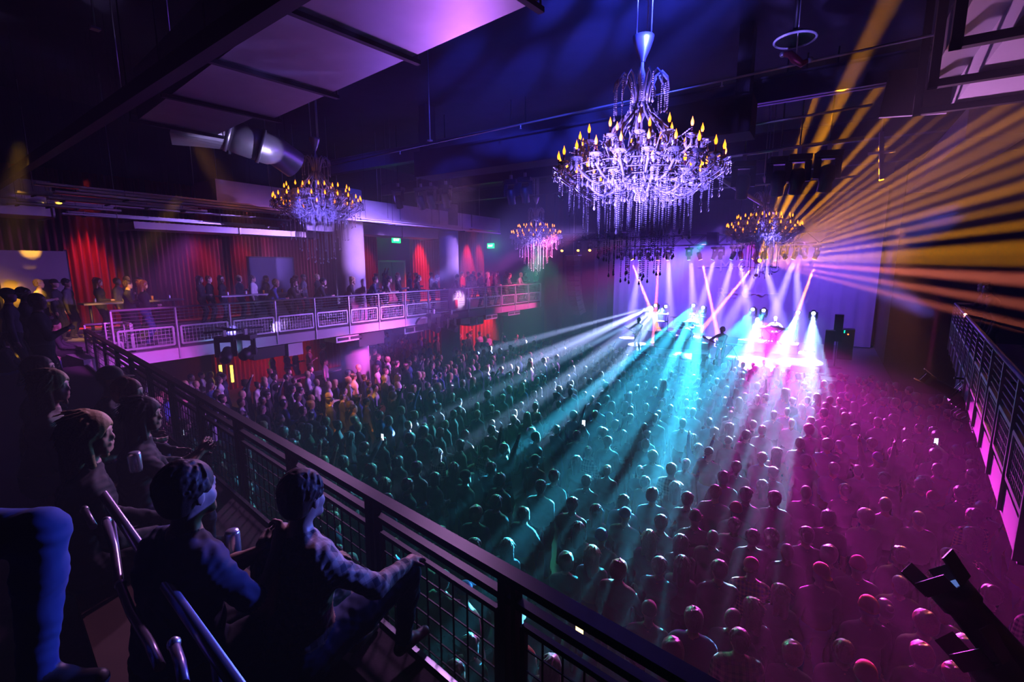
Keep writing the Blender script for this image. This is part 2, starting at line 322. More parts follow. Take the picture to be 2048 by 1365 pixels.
# double doors and exit signs on the upper left wall
t=thing('double_door','pair of grey steel doors on the upper wall left of the column','door',(-21.7,19.85,DZ))
for k in (-1,1):
    d=MB().box((0,.02 if k>0 else -.95,0),(.08,.95 if k>0 else -.02,2.3)).build('door_leaf',mat('door_grey',(.5,.52,.6),.5),t)
    MB().cyl((.1,k*.12,1.0),(.1,k*.12,1.25),.02).build('door_handle',steel,d)
MB().box((-.02,-1.08,0),(.12,-.96,2.42)).box((-.02,.96,0),(.12,1.08,2.42)).box((-.02,-1.08,2.3),(.12,1.08,2.42)).build('door_frame',white,t)
def letters(s,size,ext,m,parent,loc,rot,name='lettering'):
    c=bpy.data.curves.new('t','FONT'); c.body=s; c.size=size; c.extrude=ext; c.align_x='CENTER'; c.align_y='CENTER'; c.fill_mode='FRONT' if ext==0 else 'BOTH'
    o=bpy.data.objects.new('t',c); col.objects.link(o); dg=bpy.context.evaluated_depsgraph_get(); me=bpy.data.meshes.new_from_object(o.evaluated_get(dg)); bpy.data.objects.remove(o)
    me.materials.clear(); me.materials.append(m); q=bpy.data.objects.new(name,me); col.objects.link(q); q.parent=parent; q.location=loc; q.rotation_euler=rot; return q
grn=mat('exit_green',(.0,.5,.1),.4,emit=(.0,1,.16),es=3.0); wht=mat('exit_letters',(.8,1,.9),.4,emit=(.55,1,.75),es=6)
for (pp,lab) in [(at(793,480,x=-21.3),'green exit sign above the grey double doors'),(at(981,492,y=28.4),'green exit sign between the red curtain and the far dark wall')]:
    t=thing('exit_sign',lab,'sign',pp,(PI/2-.15 if pp.y<27 else 0),'lit green exit signs')
    MB().box((-.28,0,-.17),(.28,.07,.17)).build('sign_body',grn,t)
    letters('EXIT',.2,.004,wht,t,(0,-.008,-.005),(PI/2,0,0))
    MB().box((-.02,.02,.17),(.02,.05,.55)).build('bracket',darkm,t)
    MB().cyl((0,.03,.5),(0,.03,11-pp.z),.012).build('hanger_rod',darkm,t)
    l=bpy.data.lights.new('exit_glow','POINT'); l.color=(.05,1,.2); l.energy=14; l.shadow_soft_size=.1; o=bpy.data.objects.new('exit_glow',l); col.objects.link(o); o.location=pp+Vector((.3,-.35,0))
# ---------------- railings ----------------
def railing(name,label,pts,zt,zb,post_z,spacing,m_post,m_rail,frame_m,style,cat='railing',grp=None):
    """pts: run of corner points; a post every spacing, handrail, cables or upper bars, framed wire panels"""
    t=thing(name,label,cat,(pts[0][0],pts[0][1],post_z),world=True,group=grp)
    P=[Vector((p[0],p[1],0)) for p in pts]; Z=lambda z:Vector((0,0,z))
    hr=MB(); cab=MB()
    for a,b in zip(P[:-1],P[1:]):
        d=(b-a); L=d.length; d.normalize(); nn=Vector((-d.y,d.x,0)); n=max(1,round(L/spacing)); st=L/n
        if style=='front': hr.bar(a+Z(zt),b+Z(zt),.085,.045); hr.bar(a+Z(zt-.13),b+Z(zt-.13),.05,.04)
        else: hr.cyl(a+Z(zt),b+Z(zt),.028)
        for i in range(n+1):
            if i==0 and a is not P[0]: continue
            q=a+d*st*i
            pb=MB()
            if style=='front': pb.bar(q+d*-.04+Z(post_z),q+d*-.04+Z(zt),.05,.06,nn); pb.bar(q+d*.04+Z(post_z),q+d*.04+Z(zt),.025,.06,nn)
            else: pb.bar(q+Z(post_z),q+Z(zt-.01),.035,.07,nn)
            pb.build('post',m_post,t)
        if style!='front':
            for k in range(5): cab.cyl(a+Z(zt-.09-.085*k),b+Z(zt-.09-.085*k),.007,n=5)
        for i in range(n):
            q0=a+d*(st*i+.09); q1=a+d*(st*(i+1)-.09); z1=zt-.5 if style!='front' else zt-.24; z0=zb
            f=MB(); fw_=.045 if style!='front' else .03
            f.bar(q0+Z(z1),q1+Z(z1),fw_,fw_); f.bar(q0+Z(z0),q1+Z(z0),fw_,fw_); f.bar(q0+Z(z0),q0+Z(z1),fw_,fw_,nn); f.bar(q1+Z(z0),q1+Z(z1),fw_,fw_,nn)
            fo=f.build('mesh_panel',frame_m,t)
            w_=MB(); gap=.11 if style=='front' else .085; wr=.004 if style=='front' else .004; nv=int((q1-q0).length/gap)
            for j in range(1,nv): c=q0+(q1-q0)*j/nv; w_.bar(c+Z(z0),c+Z(z1),wr*2,wr*2,nn)
            nh=int((z1-z0)/gap)
            for j in range(1,nh): z=z0+(z1-z0)*j/nh; w_.bar(q0+Z(z),q1+Z(z),wr*2,wr*2)
            wo_=w_.build('wire_mesh',frame_m,fo,off=t.location)
    hr.build('handrail',m_rail,t)
    if cab.v: cab.build('cable',steel,t)
    return t
rail_steel=mat('rail_steel',(.5,.5,.54),.4,.6)
Lr0=Vector((-14.05,4.1,0)); Lr1=Vector((-13.97,24.2,0))
railing('balcony_railing','long steel railing along the edge of the side balcony across the crowd',[(Lr0.x,Lr0.y),(Lr1.x,Lr1.y),(-14.9,24.25),(-16.5,24.3)],4.42,3.46,3.08,1.33,rail_steel,rail_steel,rail_steel,'side')
railing('corner_railing','short lower steel railing at the corner where the two balconies meet',[(RA.x,RA.y),(-14.9,4.6),(-14.3,4.55)],4.05,3.1,2.9,.5,rail_steel,rail_steel,rail_steel,'side')
railing('front_railing','black railing with square wire panels in front of the seated people',[(RA.x,RA.y),(RB2.x,RB2.y)],3.93,2.95,2.6,1.32,black,black,black,'front')
railing('balcony_railing','steel railing of the balcony on the stage-right side above the lamps',[(RG0.x,RG0.y),(RG1.x,RG1.y),(RG1.x+.8,RG1.y+.1)],4.42,3.46,3.08,1.1,rail_steel,rail_steel,rail_steel,'side')
# fascia brackets and hung boxes under the side balcony
rr=random.Random(3)
for i,(px_,w_,h_,kind_) in enumerate([(540,1.0,.35,'b'),(592,.5,.4,'p'),(745,1.2,.5,'b'),(700,1.1,.22,'d'),(830,1.1,.3,'w'),(870,1.2,.28,'p'),(955,1.1,.42,'w'),(985,1.0,.25,'d'),(935,.9,.3,'b'),(1030,1.2,.22,'d')]):
    p=at(px_,(722-(px_-290)*.132),x=-14.25); y=p.y
    m_={'b':black,'p':fascm,'w':white,'d':duct}[kind_]
    nm={'b':('ceiling_speaker','speaker','black speaker cabinet'),'p':('cable_box','box','painted cable box'),'w':('ventilation_box','box','white ventilation box'),'d':('air_vent','vent','galvanised air vent')}[kind_]
    ordn=['first','second','third','fourth','fifth','sixth','seventh','eighth','ninth','tenth'][i]
    t=thing(nm[0],f'{nm[2]} under the side balcony, {ordn} hung item towards the stage',nm[1],(-14.6,y,3.04),0,'boxes hung under the side balcony')
    b=MB().box((-.4,-w_/2,-h_-.06),(.3,w_/2,-.06)).build('housing',m_,t)
    if kind_ in 'dw':
        g=MB()
        for k in range(2): g.box((.3,-w_/2+.06+k*w_/2,-h_-.0),(.312,-.03+k*w_/2+0*w_,-.12))
        g.build('grille',darkm,t)
    MB().box((-.05,-.03,-.06),(0,.03,.0)).build('bracket',darkm,t)
# ---------------- ceiling steel, ducts and pipes ----------------
def bx(a,b,m,name,label,cat,group=None): return solo(name,MB().box(a,b),m,label,cat,group)
# broad rectangular duct overhead, flanged every couple of metres
D0=Vector((-1.0,2.62,8)); D1=Vector((-10.3,3.75,8)); dd=(D1-D0).normalized(); dn=Vector((-dd.y,dd.x,0))*-1
t=thing('supply_duct','broad flat metal duct crossing overhead above the rear balcony','duct',(D0.x,D0.y,8),world=True)
L=(D1-D0).length; k=0
segs=6; D0=D0-dd*2.0; L+=2.0
for i in range(segs):
    a=D0+dd*(L*i/segs); b=D0+dd*(L*(i+1)/segs); w_=1.5 if i<5 else 1.25
    MB().add([a,b,b+dn*w_,a+dn*w_]+[v+Vector((0,0,.8)) for v in (a,b,b+dn*w_,a+dn*w_)],[(0,1,2,3),(7,6,5,4),(0,4,5,1),(1,5,6,2),(2,6,7,3),(3,7,4,0)]).build('duct_section',duct,t)
    f=MB(); g=b
    f.bar(g-dn*.12+Vector((0,0,-.03)),g+dn*(w_+.12)+Vector((0,0,-.03)),.07,.05); f.cyl(g-dn*.1,g-dn*.1+Vector((0,0,3)),.012,n=6); f.cyl(g+dn*(w_+.1),g+dn*(w_+.1)+Vector((0,0,3)),.012,n=6)
    f.build('strut_hanger',darkm,t)
solo('steel_beam',MB().bar((2,2.45,7.95),(-21.5,3.6,7.6),.16,.2),darkm,'black steel beam running beside the broad overhead duct','beam')
# transition piece and round elbow
t=thing('duct_transition','shiny square-to-round duct piece with an elbow below the broad duct','duct',at(400,260,D=9.2),world=True)
p0=at(395,245,D=9.6); p1=at(455,268,D=9.9); p2=at(520,292,D=10.2); p3=at(548,300,D=11.0)
b=MB(); ring=[]
ax=(p1-p0).normalized(); u=Vector((0,0,1)); s_=ax.cross(u).normalized(); u=s_.cross(ax)
n=24
for (c,fn) in ((p0-ax*.35,lambda a:(max(-.55,min(.55,.9*math.cos(a))),max(-.5,min(.5,.9*math.sin(a))))),(p1,lambda a:(.33*math.cos(a),.33*math.sin(a)))):
    for j in range(n):
        x,y=fn(2*PI*j/n); b.v.append(tuple(c+s_*x+u*y))
for j in range(n): b.f.append((j,(j+1)%n,n+(j+1)%n,n+j)); b.sm.append(False)
b.build('transition_cone',duct,t)
MB().tube([p1,p1.lerp(p2,.5),p2,p2.lerp(p3,.4)+Vector((0,0,-.02)),p3,p3+Vector((0,.5,-.25))],.33,20).build('round_elbow',duct,t)
MB().tube([p1-ax*.02,p1+ax*.05],.36,20).tube([p2-ax*.02,p2+ax*.05],.36,20).build('joint_band',steel,t)
MB().bar(p1+Vector((0,0,-.4)),p1+Vector((0,0,3.2)),.05).build('hanger_strap',darkm,t)
# ducts above the side balcony
for i,(a,b,m_,lab) in enumerate([((-16.3,7.2,7.25),(-15.0,21.5,7.95),duct,'long galvanised duct above the side balcony beside the chandelier'),((-18.2,5.8,6.55),(-17.0,11.8,6.75),duct,'flat shiny duct hung low above the bar tables'),((-20.8,1.5,6.9),(-19.2,4.6,7.9),duct,'duct end catching amber light at the far left'),((-19.4,12.0,6.9),(-18.0,20,7.4),duct,'narrow duct above the double doors')]):
    t=thing('air_duct',lab,'duct',(a[0],a[1],a[2]),world=True)
    nseg=max(2,int((b[1]-a[1])/2.2))
    MB().box(a,b).build('duct_body',m_,t)
    for k in range(nseg+1):
        y=a[1]+(b[1]-a[1])*k/nseg
        MB().box((a[0]-.04,y-.025,a[2]-.04),(b[0]+.04,y+.025,a[2])).box((a[0]-.04,y-.025,a[2]-.04),(a[0],y+.025,b[2])).box((b[0],y-.025,a[2]-.04),(b[0]+.04,y+.025,b[2])).cyl((a[0]-.02,y,b[2]),(a[0]-.02,y,11),.012,n=6).build('strut_hanger',steel,t)
rr=random.Random(11)
for i,(x,y0,y1) in enumerate([(-13.95,3.4,20),(-14.35,3.9,18),(-14.78,3.3,21),(-15.3,3.6,7.0),(-15.85,3.2,7.0),(-16.4,3.7,7.0),(-17.3,3.3,5.6),(-17.85,3.6,5.6),(-18.5,3.2,11.6),(-19.7,4.9,11.8),(-20.4,5.2,11.6)]):
    z=7.0+.12*(i%3)
    t=thing('cable_tray',f'thin metal cable tray above the side balcony, number {["one","two","three","four","five","six","seven","eight","nine","ten","eleven"][i]} from the hall side','cable tray',(x,y0,z),world=True,group='cable trays under the ceiling')
    MB().box((x-.09,y0,z),(x+.09,y1,z+.02)).box((x-.09,y0,z),(x-.08,y1,z+.07)).box((x+.08,y0,z),(x+.09,y1,z+.07)).build('tray',steel,t)
    for k in range(4):
        y=y0+(y1-y0)*(k+.3)/4; MB().cyl((x,y,z),(x,y,11),.004,n=4).box((x-.14,y-.02,z-.03),(x+.14,y+.02,z)).build('hanger_rod',darkm,t)
for i,(px_,py_,w_) in enumerate([(640,105,.5),(700,142,.5),(860,280,.0),(245,205,0),(190,55,0),(345,125,0)]):
    p=at(px_,py_,z=8.6 if i>1 else 8.05)
    solo('hanger_rod',MB().cyl(p,(p.x,p.y,11),.014,n=6).box((p.x-.05,p.y-.05,p.z-.03),(p.x+.05,p.y+.05,p.z)),steel,['thin rod beside the broad duct edge','second thin rod beside the broad duct','thin vertical rod holding the sprinkler pipe over the crowd','long thin rod in the dark ceiling above the rear balcony','short thin rod hanging in the upper dark corner','thin rod just left of the duct transition'][i],'rod')
# cross beams and pipes
for i,(y,z,lab) in enumerate([(14.0,9.45,'first black cross beam beyond the big chandelier'),(19.6,9.45,'second black cross beam towards the stage'),(24.2,9.45,'third black cross beam, nearest the stage truss')]):
    b=MB().box((-21.9,y-.04,z),(7.9,y+.04,z+.6)); b.box((-21.9,y-.16,z),(7.9,y+.16,z+.04)); b.box((-21.9,y-.16,z+.56),(7.9,y+.16,z+.6))
    solo('steel_beam',b,mat('beam_grey',(.12,.11,.14),.5,.3),lab,'beam','cross beams under the ceiling')
solo('soffit_panel',MB().box((-12.5,12.7,8.55),(-1.8,13.6,9.4)).box((-12.4,12.9,9.4),(-12.1,13.4,10.99)).box((-2.2,12.9,9.4),(-1.9,13.4,10.99)),ceilm,'black boxed soffit crossing the ceiling beyond the big chandelier','soffit')
solo('beam_cladding',MB().bar(at(1768,190,y=12.5)+Vector((0,0,-.0)),at(1905,178,y=12.45),.1,.85),mat('cladding_grey',(.32,.31,.34),.6),'grey cladding plate at the right end of the first cross beam','panel')
ptA=at(645,335,z=9.2); ptB=at(1930,56,z=9.2)
t=thing('sprinkler_pipe','thin sprinkler pipe crossing the ceiling past the big chandelier','pipe',ptA,world=True)
MB().cyl(ptA,ptB,.022,n=8).build('pipe',steel,t)
for f_ in (.25,.52,.8):
    q=ptA.lerp(ptB,f_); MB().cyl(q,q+Vector((0,0,-.09)),.018,n=6).lathe([(.0,-.09),(.035,-.1),(.035,-.11),(0,-.11)],8,q).build('sprinkler_head',steel,t)
for i,(a,b,y,r) in enumerate([((1395,268),(1745,210),13.8,.03),((1440,315),(1728,276),15.5,.05),((1180,300),(1090,326),13.8,.03),((1340,385),(1720,352),17.5,.03),((1430,352),(1530,412),16.5,.06)]):
    p=at(*a,y=y); q=at(*b,y=y if i!=4 else 19); solo('ceiling_pipe',MB().cyl(p,q,r,n=8),steel,['thin bright pipe under the first cross beam','thicker pipe carrying the dark lamps over the crowd','short pipe left of the big chandelier','thin pipe above the right chandelier','pale slanting strut between the big and the right chandelier'][i],'pipe')
t=thing('hanging_post','white vertical post hanging near the amber beams','post',at(1763,360,y=17),world=True)
MB().bar(at(1763,360,y=17),at(1763,265,y=17),.24,.1).cyl(at(1763,265,y=17),(at(1763,265,y=17).x,17,10.98),.015,n=6).build('post_body',white,t); MB().bar(at(1763,305,y=16.9)+Vector((-.3,0,0)),at(1763,305,y=16.9)+Vector((.3,0,0)),.06).build('clamp',steel,t)
# round ceiling speaker with hanging sprinkler cluster
p=at(1590,80,z=9.45)
t=thing('ceiling_ring','round white-rimmed recessed ring in the black ceiling','speaker',p,world=True)
tor=MB(); N=28
tor.tube([p+Vector((.33*math.cos(2*PI*j/N),.33*math.sin(2*PI*j/N),0)) for j in range(N+1)],.022,6,False).build('rim',white,t)
MB().lathe([(.0,.12),(.2,.1),(.31,.0),(.32,.02)],20,p).build('cone',black,t); MB().cyl(p+Vector((0,0,.12)),(p.x,p.y,11),.05).build('mount',black,t)
q=at(1592,118,z=9.1)
t=thing('sprinkler_valve','dull red sprinkler valve bent below the ceiling ring','valve',q,world=True)
MB().tube([q+Vector((-.2,0,.12)),q+Vector((-.1,0,.1)),q+Vector((-.02,0,-.0)),q+Vector((.1,0,-.1)),q+Vector((.2,0,-.06))],[.04,.06,.075,.06,.035],10).build('valve_body',mat('dull_red_metal',(.25,.03,.05),.4,.5),t)
MB().ball(q+Vector((-.22,0,.12)),.05).ball(q+Vector((.22,0,-.06)),.05).build('coupling',steel,t)
MB().cyl(q,(q.x,q.y,11),.012,n=6).build('hanger_rod',steel,t)
# big duct at the upper right with straps
t=thing('return_duct','big pale duct with black straps at the upper right','duct',(1.6,6,8.3),world=True)
MB().box((1.62,4.5,8.35),(4.6,12.4,9.4)).build('duct_body',mat('pale_duct',(.62,.60,.62),.6,.2,noise=(1,.06)),t)
MB().box((1.2,4.5,8.75),(1.62,12.2,9.3)).build('side_rail',steel,t)
for k in range(5): y=5.3+1.65*k; MB().box((1.05,y,8.24),(4.8,y+.12,8.35)).box((1.05,y,8.24),(1.17,y+.12,11)).build('strap',black,t)
solo('air_duct',MB().box((2.3,15,8.3),(3.4,25,9.0)),duct,'distant duct above the amber beams on the right','duct')
# rods by the right wall
for i in range(5): p=Vector((4.2+.3*i,12.6+1.9*i,6.8)); solo('hanger_rod',MB().cyl(p,(p.x,p.y,11),.015,n=6),steel,f'thin rod in the amber light at the right, {["first","second","third","fourth","fifth"][i]} towards the stage','rod')
# cloth strips hanging below the round elbow etc. left out
# ---------------- trusses and lamps ----------------
def truss(name,label,a,b,h=.5,w_=.35):
    t=thing(name,label,'truss',a,world=True); a=Vector(a); b=Vector(b); d=(b-a); L=d.length; d.normalize(); nn=Vector((-d.y,d.x,0))*w_/2; u=Vector((0,0,h))
    c=MB()
    for o_ in (nn,-nn,nn+u,-nn+u): c.cyl(a+o_,b+o_,.028,n=8)
    c.build('chord',black,t); n=int(L/.55); g=MB()
    for i in range(n):
        p=a+d*(L*i/n); q=a+d*(L*(i+1)/n)
        for s_ in (nn,-nn): g.cyl(p+s_+(u if i%2 else u*0),q+s_+(u*0 if i%2 else u),.014,n=5,cap=False)
        g.cyl(p+nn,q-nn,.012,n=5,cap=False); g.cyl(p+nn+u,q-nn+u,.012,n=5,cap=False)
    g.build('lattice',black,t)
    for i in range(5): q=a+d*(L*(i+.3)/5)+u; MB().cyl(q,(q.x,q.y,10.98),.015,n=6).build('chain',black,t)
    return t
TA=at(1190,492,y=26.4); TB=at(1668,489,y=26.4); TA.z=TB.z=(TA.z+TB.z)/2
truss('lighting_truss','black lighting truss above the front of the stage',TA,TB)
TC=at(1100,484,y=24.6); TD=at(1260,484,y=24.6); TD.z=TC.z; truss('lighting_truss','short dark truss left of the stage above the line array',TC,TD,.4)
bd=bx((at(1424,470,y=26.1).x-.25,26.1,TA.z-.02),(at(1424,470,y=26.1).x+.25,26.6,TA.z+.62),black,'junction_box','square black box fixed in the middle of the stage truss','box')
lensc=mat('lamp_lens_blue',(.6,.75,1),.1,emit=(.25,.5,1),es=14); lensa=mat('lamp_lens_amber',(1,.6,.2),.1,emit=(1,.35,.02),es=20); lensw=mat('lamp_lens_white',(1,1,1),.1,emit=(.5,.85,1),es=45); lensd=mat('lamp_lens_dark',(.05,.05,.08),.1); lensm=mat('lamp_lens_magenta',(1,.5,1),.1,emit=(1,.3,.9),es=45)
def moving_head(label,p,d,lens,hang=True,s=1.0,group=None,dirz=None):
    """base box, two-armed yoke, tilting head with a lens; p is the head pivot, d its aim"""
    d=Vector(d).normalized(); sg=1 if hang else -1
    t=thing('moving_head_lamp',label,'stage lamp',Vector(p)+Vector((0,0,sg*.36*s)),world=False,group=group)
    yaw=math.atan2(d.y,d.x); Mz=Matrix.Rotation(yaw,4,'Z')
    b=MB().box((-.13*s,-.17*s,-.045*s),(.13*s,.17*s,.045*s)); b.xf(Mz); b.build('lamp_base',rubber,t)
    y=MB()
    for k in (-1,1): y.bar((0,k*.15*s,-sg*.04*s),(0,k*.15*s,-sg*.38*s),.10*s,.03*s,(1,0,0))
    y.bar((0,-.16*s,-sg*.06*s),(0,.16*s,-sg*.06*s),.12*s,.03*s); y.xf(Mz); y.build('yoke',rubber,t)
    q=Vector((0,0,-sg*.36*s)); h=MB(); h.tube([q-d*.19*s,q-d*.16*s,q+d*.02*s,q+d*.08*s,q+d*.22*s,q+d*.23*s],[.07*s,.105*s,.125*s,.10*s,.105*s,.09*s],16); h.build('lamp_head',rubber,t)
    MB().tube([q+d*.222*s,q+d*.236*s],[.088*s,.08*s],16).build('lens',lens,t)
    if hang: MB().box((-.03*s,-.03*s,.045*s),(.03*s,.03*s,.17*s)).build('clamp',steel,t)
    return t
rr=random.Random(2); ordw=['first','second','third','fourth','fifth','sixth','seventh','eighth','ninth','tenth','eleventh','twelfth','thirteenth','fourteenth','fifteenth','sixteenth']
lamps=[(1203,514,'d',(-.6,-1,-1)),(1224,514,'d',(0,-.6,-1)),(1246,514,'d',(.1,-.4,-1)),(1263,516,'a',(.6,0,-1)),(1281,515,'c',(0,.1,-1)),(1298,514,'d',(0,-.6,-1)),(1317,518,'a',(0,.2,-1)),(1337,515,'c',(0,.1,-1)),(1379,515,'c',(.05,.1,-1)),(1400,514,'a',(.3,.1,-1)),(1430,515,'c',(-.4,.1,-1)),(1442,514,'d',(.1,-.7,-1)),(1467,515,'c',(-.4,.1,-1)),(1482,515,'c',(.2,.1,-1)),(1512,518,'a',(-.6,0,-1)),(1530,515,'c',(.3,.1,-1)),(1568,514,'d',(.5,-.7,-1)),(1590,515,'c',(-.3,.1,-1)),(1607,514,'d',(.5,-.7,-1)),(1632,518,'a',(-.3,.1,-1))]
nm_={'d':('unlit','unlit'),'a':('amber','glowing amber'),'c':('blue','glowing pale blue')}
for i,(a,b,k,d) in enumerate(lamps):
    p=at(a,b,y=26.4); p.y-=.175; p.z=TA.z-.525
    moving_head(f'{nm_[k][1]} moving head lamp under the stage truss, {(ordw+["seventeenth","eighteenth","nineteenth","twentieth"])[i]} from its left end',p,d,{'d':lensd,'a':lensa,'c':lensc}[k],group='moving head lamps hanging under the stage truss')
moving_head('lamp throwing the wide fan of amber beams beside the right chandelier',FANP+Vector((0,.3,0)),(at(2048,300,D=9)-FANP),lensa)
for i,(a,b) in enumerate([(1490,330),(1562,332),(1600,335),(1660,322)]):
    p=at(a,315-(a-1440)*.1354,y=15.5)+Vector((0,0,-.87)); moving_head(f'dark lamp hanging high over the crowd near the amber beams, {ordw[i]} from the left',p,(-.1,.3,-1),lensd,s=1.6,group='dark lamps on the high pipe')
    solo('hanger_rod',MB().cyl(p+Vector((0,0,.8)),(p.x,p.y,10.98),.02,n=6),black,f'black drop rod above the {ordw[i]} dark lamp on the high pipe','rod')
for i,(a,b) in enumerate([(797,402),(842,404),(862,402),(892,400),(1022,392),(1050,388)]):
    p=at(a,b,y=14.2); moving_head(f'dark lamp under the black soffit above the side balcony, {ordw[i]} from the left',p,(-.1,.4,-1),lensd,s=1.3,group='dark lamps under the soffit')
    solo('hanger_rod',MB().cyl(p+Vector((0,0,.66)),(p.x,p.y,10.98),.02,n=6),black,f'black drop rod above the {ordw[i]} dark lamp under the soffit','rod')
for i,(a,b) in enumerate([(1128,509),(1160,508),(1183,509)]):
    p=at(a,b,y=24.6); p.y-=.175; p.z=TC.z-.42; moving_head(f'small lamp with an amber glint on the short truss, {ordw[i]} from the left',p,(.2,-1,-.8),lensa,s=.8,group='lamps on the short truss')
# floor lamps of the band on tall stands at the rear of the stage
for i,(p,(a,c,ts)) in enumerate(zip(HEADP,heads)):
    tg=at(*ts[len(ts)//2],z=1.4); q=p+Vector((0,.34,0))+(p-tg).normalized()*.0
    d=(tg-p).normalized(); q=p-d*.32
    t=moving_head(f'blazing white lamp on a tall stand behind the band, {ordw[i]} from the left',q,d,lensw,hang=False,group='blazing lamps on stands behind the band')
    s_=thing('lamp_stand',f'black upright stand carrying the {ordw[i]} blazing lamp behind the band','stand',(q.x,q.y,1.1),group='stands of the blazing lamps')
    MB().cyl((0,0,.05),(0,0,q.z-.36-.05-1.1),.03).build('pole',black,s_); MB().box((-.25,-.25,0),(.25,.25,.05)).build('base_plate',black,s_)
d=(at(1620,950,z=1.3)-MAGP).normalized(); q=MAGP-d*.32
moving_head('blazing magenta lamp low on the stage right of the singer',q,d,lensm,hang=False)
s_=thing('lamp_stand','short stand under the magenta lamp','stand',(q.x,q.y,1.1)); MB().cyl((0,0,.05),(0,0,q.z-.41-1.1),.03).build('pole',black,s_); MB().box((-.25,-.25,0),(.25,.25,.05)).build('base_plate',black,s_)
# line array beside the stage
A=at(1147,512,y=25.2); t=thing('line_array','tall curved hanging column of loudspeakers left of the stage','speaker',A,world=True)
q=A.copy(); ang=0.0
for i in range(12):
    c=q+Vector((0,0,-.14)); M=Matrix.Rotation(-.5,4,'Z')@Matrix.Rotation(ang,4,'X')
    b=MB(); b.obox(c,.75,.45,.26,M); b.build('speaker_cabinet',rubber,t); dz=M@Vector((0,0,-.285)); q=q+dz; ang+=.018+.012*i/3
MB().bar(A+Vector((-.4,0,.02)),A+Vector((.4,0,.02)),.5,.06).cyl(A,(A.x,A.y,10.98),.02,n=6).build('flying_frame',steel,t)
# lamps clamped to the balcony fronts
def big_lamp(label,p,d,s=1.0,lens=lensd,grp=None):
    """long theatrical lamp: ribbed lamp house, tapered barrel, flared hood, yoke, cable loops"""
    d=Vector(d).normalized(); t=thing('theatre_lamp',label,'stage lamp',p,group=grp)
    u=Vector((0,0,1)); side=d.cross(u).normalized(); up_=side.cross(d)
    b=MB(); b.bar(-d*.55*s,-d*.05*s,.30*s,.34*s); b.bar(-d*.62*s,-d*.55*s,.24*s,.26*s)
    for k in range(5): b.bar(-d*(.5-.09*k)*s-d*.01,-d*(.5-.09*k)*s+d*.01,.33*s,.37*s)
    b.build('lamp_house',rubber,t)
    MB().tube([-d*.05*s,d*.05*s,d*.38*s,d*.40*s,d*.52*s],[.14*s,.12*s,.105*s,.125*s,.13*s],14).build('barrel',rubber,t)
    h=MB()
    for sx in (-1,1): h.bar(d*.52*s+up_*sx*.12*s,d*.70*s+up_*sx*.15*s,.19*s,.012*s,up_)
    for sx in (-1,1): h.bar(d*.52*s+side*sx*.12*s,d*.62*s+side*sx*.135*s,.012*s,.2*s,up_)
    h.build('hood',black,t)
    MB().tube([d*.515*s,d*.525*s],[.11*s,.11*s],14).build('lens',lens,t)
    y=MB(); y.bar(side*.2*s,side*.2*s+up_*.30*s,.035*s,.012*s,d); y.bar(-side*.2*s,-side*.2*s+up_*.30*s,.035*s,.012*s,d); y.bar(-side*.21*s+up_*.30*s,side*.21*s+up_*.30*s,.035*s,.016*s); y.build('yoke',black,t)
    c=MB()
    for k in range(3):
        pts=[-d*(.3+.1*k)*s-up_*.17*s+side*(.08*k-.08)*s+Vector((.14*s*math.sin(a)*(1+.2*k),.0,-.13*s*(1-math.cos(a))))for a in [i*PI/5 for i in range(11)]]
        c.tube(pts,.012*s,6)
    c.build('cable',rubber,t)
    MB().ball(d*.1*s+side*.14*s,.03*s).ball(-d*.2*s+side*.17*s,.035*s).build('knob',steel,t)
    return t
def tip_lamp(label,tip,tail,sc_,lens=lensd):
    d=(tip-tail).normalized(); c=tip-d*.70*sc_; big_lamp(label,c,d,sc_,lens); return c
c1=tip_lamp('large black stage lamp in the near lower right corner pointing up the hall',at(1852,1122,D=3.35),at(2040,1345,D=3.0),1.0,mat('lens_glint_emit',(.2,.3,.6),.05,emit=(.2,.35,1),es=.35))  # weak blue emission stands in for a reflection in the lens
c2=tip_lamp('bulkier black stage lamp below the large one at the lower right corner',at(1930,1262,D=3.15),at(2075,1450,D=2.85),1.05)
c3=tip_lamp('smaller black stage lamp hung from the far balcony railing on the right',at(1838,748,D=9.4),at(1935,806,D=9.0),.85)
solo('lamp_bar',MB().cyl(c1+Vector((0,0,.36)),c1+Vector((1.6,.5,.4)),.02).cyl(c2+Vector((0,0,.30)),c2+Vector((1.6,.6,.5)),.02),black,'black bar carrying the two near lamps off the right balcony front','bar')
solo('lamp_bar',MB().cyl(c3+Vector((0,0,.3)),c3+Vector((.9,.1,.3)),.02).cyl(c3+Vector((.9,.1,.3)),c3+Vector((.9,.1,-.1)),.02),black,'short black bar holding the smaller lamp at the far part of the right balcony','bar')
solo('hanger_rod',MB().cyl(FANP+Vector((0,.3,.44)),(FANP.x,FANP.y+.3,10.98),.02,n=6),black,'black drop rod above the lamp of the wide amber fan','rod')
VP1=at(452,705,x=-13.2); VP2=at(494,700,x=-13.2)
BL=moving_head('violet lamp on the side balcony front pointing up to the left',VP1+Vector((0,0,-.1)),(at(500,565,x=-17)-VP1),lensc,s=1.3); BL2=moving_head('violet lamp on the side balcony front with a glowing round lens',VP2+Vector((0,0,-.1)),(at(640,600,x=-15.5)-VP2),lensc,s=1.3)
for i,(a,b) in enumerate([(868,655),(903,655)]): moving_head(f'dark lamp on the side balcony front below the banner, {ordw[i]} from the left',at(a,b,x=-13.4),(1,.2*i-.3,-.3),lensd,s=1.4,group='dark lamps below the banner')
